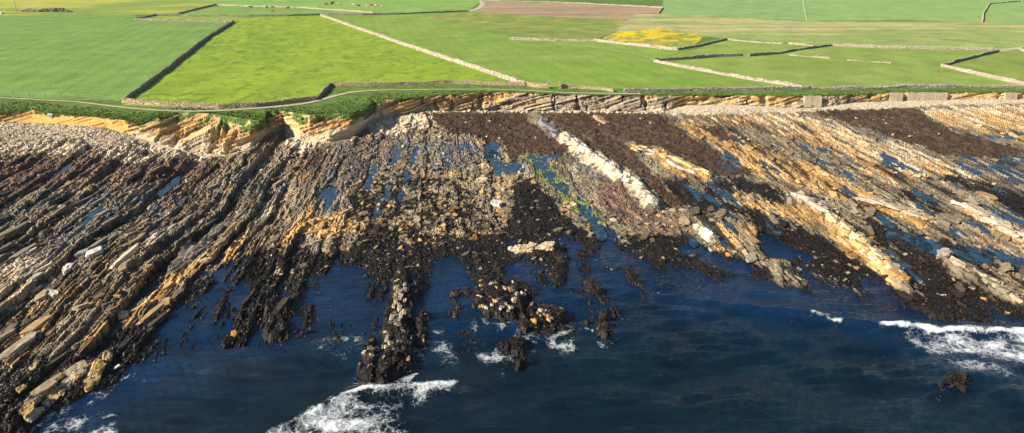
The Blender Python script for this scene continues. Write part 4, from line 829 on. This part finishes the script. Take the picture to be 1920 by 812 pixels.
n = 14000; px = r.uniform(0, 1920, n); py = r.uniform(470, 800, n); cl = fbm(px/28, py/16, 3, 130); ok = (r.random(n) < samp(S_FLOAT, px, py)*sstep(.52, .72, cl)) & (terr(px, py) < -.05); px, py = px[ok], py[ok]; n = len(px)
tag(fronds('floating_weed', px, py, .45, .16, lerp(C(.02, .010, .006), C(.11, .05, .025), r.random((n, 1))), None, 34, .10, .05), 'scraps of dark weed floating on the sea', 'seaweed')

# ------------------------------------------------------------------ dry stone walls
BOX = np.array([[x, y, z] for z in (-.5, .5) for y in (-.5, .5) for x in (-.5, .5)]); BOXF = np.array([[0, 2, 3, 1], [4, 5, 7, 6], [0, 1, 5, 4], [2, 6, 7, 3], [0, 4, 6, 2], [1, 3, 7, 5]])
def boxes(name, ctr, size, rz, rx, colr, mat, parent, rng, jit=.12):
    n = len(ctr); v = BOX[None]*size[:, None, :]*(1+jit*rng.normal(size=(n, 8, 3))); R = rot_mats(rz, rx, rng.normal(size=n)*.05)
    v = np.einsum('nij,nvj->nvi', R, v)+ctr[:, None, :]
    return mesh_np(name, v.reshape(-1, 3), (BOXF[None]+(np.arange(n)*8)[:, None, None]).reshape(-1, 4), mat, np.repeat(colr, 8, 0), parent)
WARM = ((.30, .195, .12), (.50, .385, .26)); PALE_LITW = ((.30, .235, .17), (.52, .44, .345)); GREY_SHADEW = ((.17, .15, .125), (.38, .34, .28))  # pale and grey also put sunlit and shaded wall faces into the stone
wall_n = [0]
def wall(label, pts, h=1.45, tone=WARM, ruin=0.2, thick=.52):
    wall_n[0] += 1; rng = np.random.default_rng(900+wall_n[0])
    P = np.array([np.array(field(*p)).astype(float) for p in pts]); d = np.r_[0, np.cumsum(np.hypot(*np.diff(P[:, :2], axis=0).T))]; L = d[-1]
    far = P[:, 1].mean() > 330; nc_ = 3 if far else 5; sl = .75 if far else .45
    root = empty('drystone_dyke', tuple(P[0])); tag(root, label, 'stone wall')
    def at(t_): return np.stack([np.interp(t_, d, P[:, i]) for i in range(3)], -1)
    def ang(t_):
        a, b_ = at(np.clip(t_-.6, 0, L)), at(np.clip(t_+.6, 0, L)); return np.arctan2(b_[:, 1]-a[:, 1], b_[:, 0]-a[:, 0])
    prof = lambda t_: h*(1-ruin*sstep(.35, .7, fbm(t_/6, t_*0, 3, wall_n[0])))*(.93+.14*vnoise(t_/3, t_*0, wall_n[0]+5))
    cs, ss, rr_, xx, cl = [], [], [], [], []
    for c in range(nc_):
        nst = max(3, int(L/sl)); t_ = (np.arange(nst)+.5+rng.uniform(-.25, .25, nst)+.5*(c % 2))/nst*L; t_ = np.clip(t_, 0, L); hp = prof(t_); hc = hp*.84/nc_
        p = at(t_); a = ang(t_); sway = .25*(fbm(t_/9, t_*0, 3, 140+wall_n[0])-.5)*2; o_ = rng.normal(size=nst)*.035+sway
        p[:, 0] -= np.sin(a)*o_; p[:, 1] += np.cos(a)*o_; p[:, 2] += -.12+hc*(c+.5)+(.12 if c else 0)*0
        tk = thick*(1-.10*c/nc_*3)*(.9+.2*rng.random(nst))
        cs.append(p); ss.append(np.stack([np.full(nst, L/nst*1.06)*(.8+.35*rng.random(nst)), tk, hc*(1.02+.1*rng.random(nst))], -1)); rr_.append(a+rng.normal(size=nst)*.05); xx.append(rng.normal(size=nst)*.04)
        cl.append(lerp(C(*tone[0]), C(*tone[1]), rng.random((nst, 1)))*(.7+.6*rng.random((nst, 1))))
    boxes('stonework', np.concatenate(cs)-P[0], np.concatenate(ss), np.concatenate(rr_), np.concatenate(xx), np.concatenate(cl), M_WALLSTONE, root, rng)['kind'] = 'stuff'
    nst = int(L/(.5 if far else .30)); t_ = (np.arange(nst)+.5)/nst*L; p = at(t_); hp = prof(t_); sway = .25*(fbm(t_/9, t_*0, 3, 140+wall_n[0])-.5)*2; a = ang(t_); p[:, 0] -= np.sin(a)*sway; p[:, 1] += np.cos(a)*sway; p[:, 2] += hp*.84-.02
    sz_ = np.stack([np.full(nst, L/nst*.8), thick*(.6+.3*rng.random(nst)), hp*.26*(.7+.7*rng.random(nst))], -1)
    kp = rng.random(nst) > .06+ruin*.7
    boxes('coping', p[kp]-P[0], sz_[kp], (a+rng.normal(size=nst)*.2)[kp], (rng.normal(size=nst)*.12)[kp], (lerp(C(*tone[0]), C(*tone[1]), .3+.7*rng.random((nst, 1)))*(.9+.3*rng.random((nst, 1))))[kp], M_WALLSTONE, root, rng)['kind'] = 'stuff'
wall('long dark wall climbing diagonally between the striped field and the lime pasture', [(232, 191), (280, 158), (330, 119), (390, 71), (438, 41)], 1.55, GREY_SHADEW)
wall('brown wall facing the sea below the lime pasture, left stretch', [(230, 193), (300, 199), (410, 204)], 1.5, WARM)
wall('brown wall facing the sea below the lime pasture, bending inland', [(410, 204), (480, 201), (540, 194), (592, 189)], 1.5, WARM)
wall('short pale wall stepping back at the path bend', [(592, 189), (605, 176), (620, 161)], 1.4, GREY_SHADEW)
wall('straight brown wall behind the path in the picture middle', [(620, 161), (700, 161), (850, 157), (983, 161)], 1.3, WARM)
wall('long pale diagonal wall right of the lime pasture', [(601, 29), (700, 64), (800, 99), (900, 132), (985, 161)], 1.5, PALE_LITW, 0, .8)
wall('low wall between the striped field and a thin strip of pasture', [(253, 36), (300, 38), (425, 42)], 1.4, GREY_SHADEW)
wall('dark bent wall at the far end of the striped field', [(253, 36), (290, 29), (335, 29)], 1.4, GREY_SHADEW)
wall('long grey wall along the top of the lime pasture', [(335, 30), (460, 31), (540, 30), (600, 28)], 1.4, GREY_SHADEW)
wall('dark wall climbing left of the cow pasture', [(335, 26), (370, 17), (405, 9)], 1.4, GREY_SHADEW)
wall('pinkish wall along the top of the cow pasture', [(405, 9), (480, 12), (560, 15), (640, 20), (700, 24)], 1.2, PALE_LITW)
wall('grey wall along the top of the broad pasture', [(602, 28), (680, 28), (760, 26), (830, 23), (878, 21)], 1.3, GREY_SHADEW)
wall('straight pale wall standing alone in the broad pasture', [(955, 74), (1030, 76), (1112, 77)], 1.3, PALE_LITW)
wall('pale wall below the buttercup patch', [(1112, 76), (1180, 84), (1240, 91), (1270, 94)], 1.3, PALE_LITW)
wall('dark wall at the top of the wedge of pasture', [(1226, 115), (1280, 112), (1340, 107), (1392, 105)], 1.5, GREY_SHADEW)
wall('long pinkish wall slanting down to the right cliff top', [(1226, 116), (1280, 127), (1400, 149), (1525, 168)], 1.2, PALE_LITW, .35, .7)
wall('bent grey wall climbing away from the buttercup patch', [(1270, 94), (1310, 87), (1340, 80), (1362, 75)], 1.2, GREY_SHADEW, .2)
wall('pale broken wall right of the wall junction', [(1362, 75), (1420, 80), (1465, 83)], 1.1, PALE_LITW, .4)
wall('short pale wall remnant before the lichened wall', [(1478, 83), (1525, 86)], 1.0, PALE_LITW, .5)
wall('dark stub wall behind the wedge gap', [(1404, 106), (1430, 104), (1460, 101)], 1.4, GREY_SHADEW)
wall('grey wall climbing in small steps to the long white wall', [(1460, 101), (1500, 94), (1560, 86)], 1.2, GREY_SHADEW, .3)
wall('long white wall across the right pasture', [(1560, 86), (1630, 89), (1700, 91), (1862, 94)], 1.3, PALE_LITW, .15)
wall('ruined white wall lying low in the right pasture', [(1480, 104), (1520, 107), (1555, 110)], .8, PALE_LITW, .5)
wall('collapsed line of white stones alone in the right pasture', [(1588, 114), (1630, 116), (1670, 119)], .7, PALE_LITW, .6)
wall('grey wall forming the far arm of the walled corner', [(1765, 125), (1800, 115), (1835, 106), (1872, 97)], 1.3, GREY_SHADEW, .2)
wall('white wall forming the near arm of the walled corner', [(1765, 125), (1800, 133), (1840, 142), (1920, 160), (2000, 176)], 1.3, PALE_LITW, .15, .9)
wall('brown wall joining the pale diagonal wall to the gate pillar', [(987, 161), (1010, 164), (1026, 165)], 1.3, WARM)
wall('brown wall right of the gate, collapsing at its end', [(1052, 165), (1090, 166), (1130, 169), (1150, 172)], 1.3, WARM, .3)
wall('grey rubble wall along the right cliff top', [(1170, 174), (1230, 173), (1300, 171), (1400, 170)], 1.3, GREY_SHADEW, .15, .9)
wall('rubble wall along the cliff top at the far right', [(1400, 170), (1530, 168), (1620, 168), (1700, 165), (1920, 165), (2100, 165)], 1.2, GREY_SHADEW, .35, .9)
wall('pale wall bounding the ploughed strip at the top', [(908, 1), (1050, 4), (1190, 11), (1243, 14), (1234, 26)], 1.0, PALE_LITW, .3)
wall('grey wall ringing the field at the top right corner', [(1842, 41), (1844, 25), (1855, 9), (1912, 3), (2050, 2)], 1.2, PALE_LITW, .2)
wall('curved white wall beside the lane at the right edge', [(1960, 92), (1925, 91), (1912, 94), (1925, 99), (1960, 103)], 1.2, PALE_LITW)
def block_thing(name, label, cat, a, b_, size, mat, bev=.04, colr=None):
    x, y, z = field(a, b_); bm = bmesh.new(); bmesh.ops.create_cube(bm, size=1)
    for v in bm.verts: v.co = (v.co.x*size[0], v.co.y*size[1], (v.co.z+.5)*size[2])
    bmesh.ops.bevel(bm, geom=bm.edges[:], offset=bev, segments=2, affect='EDGES', profile=.5)
    me = bpy.data.meshes.new(name); bm.to_mesh(me); bm.free(); me.materials.append(mat); o = bpy.data.objects.new(name, me); COL.objects.link(o); o.location = (float(x), float(y), float(z))
    return tag(o, label, cat)
def pillar(label, a, b_):
    x, y, z = (float(q_) for q_ in field(a, b_)); root = empty('gate_pillar', (x, y, z)); tag(root, label, 'gate pillar'); rng = np.random.default_rng(int(a))
    n = 6; c = np.stack([np.zeros(n), np.zeros(n), .17+.33*np.arange(n)], -1); s_ = np.stack([.75+.1*rng.random(n), .75+.1*rng.random(n), np.full(n, .32)], -1)
    boxes('stonework', c, s_, rng.normal(size=n)*.1, np.zeros(n), lerp(C(*WARM[0]), C(*WARM[1]), rng.random((n, 1))), M_WALLSTONE, root, rng, .05)
    boxes('cap_stone', np.array([[0, 0, 2.08]]), np.array([[.95, .95, .18]]), np.zeros(1), np.zeros(1), np.array([[.45, .36, .25]]), M_WALLSTONE, root, rng, .04)
pillar('left stone pillar of the field gate', 1028, 166); pillar('right stone pillar of the field gate', 1050, 166)

# ------------------------------------------------------------------ fences, pole, tubs
def fence(label, pts, gap, h=1.15, mat=M_WOOD, wires=2, r0=.055):
    P = np.array([np.array(field(*p)).astype(float) for p in pts]); d = np.r_[0, np.cumsum(np.hypot(*np.diff(P[:, :2], axis=0).T))]; n = max(2, int(d[-1]/gap)+1); t_ = np.linspace(0, d[-1], n); Q = np.stack([np.interp(t_, d, P[:, i]) for i in range(3)], -1)
    root = empty('wire_fence', tuple(Q[0])); tag(root, label, 'fence')
    bm = bmesh.new(); bmesh.ops.create_cone(bm, cap_ends=True, segments=6, radius1=r0, radius2=r0*.85, depth=h+.4)
    me = bpy.data.meshes.new('post'); bm.to_mesh(me); bm.free(); me.materials.append(mat)
    for k in range(n):
        o = bpy.data.objects.new('post', me); COL.objects.link(o); o.parent = root; o.location = tuple(Q[k]-Q[0]+np.array([0, 0, h/2-.1])); o.rotation_euler = (random.gauss(0, .04), random.gauss(0, .04), 0)
    for w__ in range(wires):
        V = []; z = h*(.9-.4*w__); rr = .008
        for q_ in Q-Q[0]:
            for dx, dz in ((0, rr), (rr, -rr), (-rr, -rr)): V.append((q_[0]+dx, q_[1]+dx, q_[2]+z+dz))
        Fq = [[k*3+a, k*3+(a+1) % 3, k*3+3+(a+1) % 3, k*3+3+a] for k in range(n-1) for a in range(3)]
        mesh_np('wire', np.array(V), np.array(Fq), M_WIRE, None, root)
fence('thin post and wire fence along the cliff path at the left', [(-60, 174), (15, 178), (72, 180), (134, 183), (195, 187), (225, 191)], 5.2, 1.25, r0=.09)
fence('fence across the broad pasture below the lone straight wall', [(1040, 84), (1112, 90), (1180, 101), (1222, 113)], 5, 1.1, r0=.07)
fence('fence dividing the two smooth fields at the top right', [(1506, 2), (1508, 20), (1512, 42)], 5, 1.3, M_CONCRETE, 3, .16)
fence('fence running up from the wall junction to the ploughed strip', [(1125, 72), (1150, 60), (1175, 42), (1192, 26)], 4, 1.2, r0=.12)
fence('faint fence behind the cows at the top', [(560, 10), (640, 14), (720, 17), (800, 19)], 6, 1.2, M_CONCRETE, 2, .12)
x, y, z = (float(q_) for q_ in field(32, 25)); root = empty('utility_pole', (x, y, z)); tag(root, 'tall pole with a transformer box at the top left', 'utility pole')
def cyl(name, r0, r1, h_, z0, mat, parent, off=(0, 0)):
    bm = bmesh.new(); bmesh.ops.create_cone(bm, cap_ends=True, segments=10, radius1=r0, radius2=r1, depth=h_); me = bpy.data.meshes.new(name); bm.to_mesh(me); bm.free(); me.materials.append(mat)
    o = bpy.data.objects.new(name, me); COL.objects.link(o); o.parent = parent; o.location = (off[0], off[1], z0+h_/2); return o
cyl('pole', .20, .14, 11, 0, M_WOOD, root).rotation_euler = (0, -.06, 0); cyl('transformer', .42, .42, 1.3, 8.8, M_WIRE, root, (-.3, -.55))
root2 = empty('rail_fence', tuple(float(q_) for q_ in field(0, 28))); tag(root2, 'pale rail fence below the pole at the left edge', 'fence')
for k in range(5): cyl('post', .12, .12, 1.3, 0, M_CONCRETE, root2, (k*3.1-1, -k*.0+k*.9))
for zz in (.5, 1.0):
    o = cyl('rail', .07, .07, 12.6, zz, M_CONCRETE, root2, (5.2, 1.8)); o.rotation_euler = (0, math.pi/2, math.atan2(.9, 3.1)); o.location.z = zz
block_thing('water_trough', 'small white trough at the left edge by the rail fence', 'trough', 2, 27, (2.2, 2.2, 1.3), M_WHITE)
x, y, z = (float(q_) for q_ in (terr(97, 236, P_X), 0, 0)); i_ = int((97+300)/2520*(NC-1)); jw = 30
o = block_thing('plastic_tub', 'white tub lying on the grassy bank above the left beach', 'tub', 97, 212, (1.1, .9, .7), M_WHITE, .12); o.location = tuple(float(q_) for q_ in (VC[jw, i_]+np.array([0, -.3, .1]))); o.rotation_euler = (.3, .2, .4)
def pile(label, a, b_, w__, n, tone, h_):
    x, y, z = (float(q_) for q_ in field(a, b_)); root = empty('stone_heap', (x, y, z)); tag(root, label, 'stone heap'); rng = np.random.default_rng(int(a)); u_ = rng.uniform(-1, 1, n)
    ps = np.stack([u_*w__, rng.normal(size=n)*1.2, h_*(1-u_**2)*rng.random(n)], -1); sz_ = np.abs(rng.normal(size=(n, 3)))*.25+.3
    joined('stones', ps, sz_, rng.uniform(0, 6, n), rng.normal(size=n)*.3, rng.normal(size=n)*.3, lerp(C(*tone[0]), C(*tone[1]), rng.random((n, 1))), M_STONE, root)['kind'] = 'stuff'
pile('pale heap of stones at the edge of the yellow meadow', 54, 22, 5, 90, PALE_LITW, 2.0)
pile('long brown heap of stones and earth behind the striped field', 102, 22, 12, 220, ((.10, .06, .04), (.42, .28, .18)), 2.4)

# ------------------------------------------------------------------ sea walls set in the cliff
def seawall(label, a0, a1, ytop, ybot, batter=.15):
    root = None
    pts = [base_pt(np.array([a]))[:3] for a in (a0, a1)]; d = min(p[1][0] for p in pts)-.25; zb = min(p[2][0] for p in pts)-.4
    x0, x1 = (ray(a, 185)[0]*d for a in (a0, a1)); _, rz_ = ray((a0+a1)/2, ytop); zt = CAM_H+rz_*d
    nx_ = max(2, int((x1-x0)/.5)); V, Fq = [], []
    for k in range(nx_+1):
        x = lerp(x0, x1, k/nx_); n1, n2 = .12*(hsh(k, 3)-.5), .2*(hsh(k, 5)-.5)
        V += [(x, d-batter*(zt-zb)+n1, zb), (x, d+n1*.5, zt+n2*.4), (x, d+1.3, zt+n2*.4), (x, d+1.3, zb)]
    for k in range(nx_):
        for q_ in range(4): Fq.append([k*4+q_, k*4+4+q_, k*4+4+(q_+1) % 4, k*4+(q_+1) % 4])
    V = np.array(V); Fq = Fq+[[0, 1, 2, 3], [nx_*4+3, nx_*4+2, nx_*4+1, nx_*4]]
    tag(mesh_np('concrete_revetment', V, np.array(Fq), M_CONCRETE), label, 'sea wall')
seawall('tall grey concrete patch wall in the right cliff', 1509, 1541, 181, 203)
seawall('short concrete wall right of the brown cliff block', 1668, 1692, 175, 187)
seawall('long low concrete wall under the right cliff top', 1700, 1776, 174.5, 187)
seawall('small concrete wall at the far right cliff', 1884, 1906, 174.5, 186)

# ------------------------------------------------------------------ turf fringe
r = np.random.default_rng(51); n = 26000
jj = r.integers(2, NW, n); ii = r.integers(0, NC, n); ok = gmask[jj, ii] > .6; jj, ii = jj[ok], ii[ok]
p1 = VC[jj, ii]+r.normal(size=(len(jj), 3))*np.array([.4, .3, .1])
n2 = 16000; a = r.uniform(-290, 2200, n2); off = r.random(n2)**1.5; yy = interp(a, TOP)-off*interp(a, [(-330, 22), (220, 16), (400, 8), (480, 14), (600, 14), (660, 26), (700, 12), (900, 4), (2250, 3)]); hk = interp(a, [(-330, 1), (680, 1), (800, .5), (2250, .4)])
x, y, z = field(a, yy); ok = segdist(a, yy, PATH) > 2.2; p2 = np.stack([x, y, z+.05], -1)[ok]; hk = hk[ok]
p = np.concatenate([p1, p2]); n = len(p); V = np.zeros((n, 4, 3)); an = r.uniform(0, 6.28, n); hh = (.14+.28*r.random(n)**2)*np.concatenate([np.ones(len(p1))*.8, hk]); ww = .10+.12*r.random(n)
for k, (sx_, hz_, ln) in enumerate(((-1, 0, 0), (1, 0, 0), (.6, .8, .5), (-.5, 1.0, .9))):
    V[:, k] = p+np.stack([np.cos(an)*ww*sx_+ln*.25*np.sin(an*3), np.sin(an)*ww*sx_-ln*.12, hh*hz_-.04], -1)
tag(mesh_np('turf_tufts', V.reshape(-1, 3), (np.arange(n)*4)[:, None]+np.arange(4)[None], M_BLADE, np.repeat(lerp(C(.06, .11, .02), C(.17, .23, .05), r.random((n, 1))**1.3), 4, 0)), 'ragged tufts of long grass along the cliff edge', 'grass', kind='stuff')

# ------------------------------------------------------------------ cows
def cow_mesh():
    sk = [(-.75, 0, 1.15, .30, .36), (-.25, 0, 1.08, .36, .42), (.3, 0, 1.08, .36, .42), (.75, 0, 1.18, .27, .36), (1.08, 0, 1.30, .17, .22), (1.33, 0, 1.38, .14, .15), (1.60, 0, 1.20, .09, .09)]
    V = [s_[:3] for s_ in sk]; E = [(k, k+1) for k in range(6)]; R_ = [s_[3:] for s_ in sk]
    for bi, x, knee in ((0, -.72, -.80), (3, .68, .68)):
        for sg in (-1, 1):
            k = len(V); V += [(x, sg*.2, .85), (knee, sg*.22, .45), (x, sg*.22, .03)]; R_ += [(.17, .15), (.08, .08), (.075, .075)]; E += [(bi, k), (k, k+1), (k+1, k+2)]
    k = len(V); V += [(-1.05, 0, 1.2), (-1.10, 0, .65)]; R_ += [(.05, .05), (.04, .04)]; E += [(0, k), (k, k+1)]
    for sg in (-1, 1): k = len(V); V.append((1.28, sg*.22, 1.46)); R_.append((.05, .05)); E.append((5, k))
    me = bpy.data.meshes.new('cow'); me.from_pydata(V, E, []); o = bpy.data.objects.new('cow', me); COL.objects.link(o)
    md = o.modifiers.new('skin', 'SKIN'); md.use_smooth_shade = True; o.modifiers.new('sub', 'SUBSURF').levels = 1
    for v, r__ in zip(me.skin_vertices[0].data, R_): v.radius = r__
    me.skin_vertices[0].data[1].use_root = True
    dg = bpy.context.evaluated_depsgraph_get(); m2 = bpy.data.meshes.new_from_object(o.evaluated_get(dg)); bpy.data.objects.remove(o); m2.materials.clear(); m2.materials.append(M_HIDE); m2.name = 'cow'; return m2
CM = cow_mesh()
BLK, TAN, WHT, RED = (.025, .022, .02), (.50, .33, .17), (.70, .66, .58), (.16, .07, .035)
COWS = [(456, 15, TAN, 'tan cow leftmost in the walled cow pasture'), (463, 15, WHT, 'white cow lying between the tan and black cows'), (471, 15.5, BLK, 'black cow beside the white cow'), (501, 15.5, BLK, 'small dark cow left in the middle of the walled pasture'), (512, 15.5, BLK, 'long black cow under the pinkish wall'), (511, 22, RED, 'dark red cow nearest the grey wall'), (540, 17.5, BLK, 'black cow beside the right tan cow'), (552, 17.5, TAN, 'right tan cow in the walled pasture'),
        (612, 10, BLK, 'black cow leftmost of the herd behind the wall'), (618, 9.5, TAN, 'tan cow beside the leftmost black cow of the herd'), (622, 9, BLK, 'black cow second in the herd behind the wall'), (624, 6.5, BLK, 'distant black cow above the herd'), (635, 9.5, TAN, 'big tan cow in the herd middle'), (661, 8, TAN, 'tan cow next to the white cow of the herd'), (663, 11, WHT, 'white cow of the herd behind the wall'), (673, 13, BLK, 'black cow right of the white cow'), (688, 13, TAN, 'tan cow third from the right of the herd'), (704, 12.5, TAN, 'tan cow second from the right of the herd'), (717, 14, TAN, 'tan cow at the right end of the herd'), (697, 11.5, RED, 'red brown cow among the right tan cows')]
for a, b_, c, lab in COWS:
    x, y, z = (float(q_) for q_ in field(a, b_)); o = bpy.data.objects.new('cow', CM); COL.objects.link(o); o.location = (x, y, z); o.rotation_euler = (0, 0, random.choice((0, math.pi))+random.gauss(0, .4)); o.scale = (1.15,)*3; o.color = (*c, 1); tag(o, lab, 'cow', 'cows grazing behind the far walls')

# ------------------------------------------------------------------ thin sea haze
bm = bmesh.new(); bmesh.ops.create_cube(bm, size=1)
for v in bm.verts: v.co = (v.co.x*14000, v.co.y*14000, -5+(v.co.z+.5)*58)
me = bpy.data.meshes.new('haze'); bm.to_mesh(me); bm.free(); hz_o = bpy.data.objects.new('haze', me); COL.objects.link(hz_o)
m = bpy.data.materials.new('haze'); m.use_nodes = True; t = m.node_tree; t.nodes.remove(t.nodes['Principled BSDF']); pv = t.nodes.new('ShaderNodeVolumePrincipled')
pv.inputs['Color'].default_value = (.86, .90, .95, 1); pv.inputs['Density'].default_value = .00007; pv.inputs['Anisotropy'].default_value = .3
t.links.new(pv.outputs[0], t.nodes['Material Output'].inputs['Volume']); me.materials.append(m); tag(hz_o, 'thin pale haze over the shore and fields', 'haze', kind='stuff')
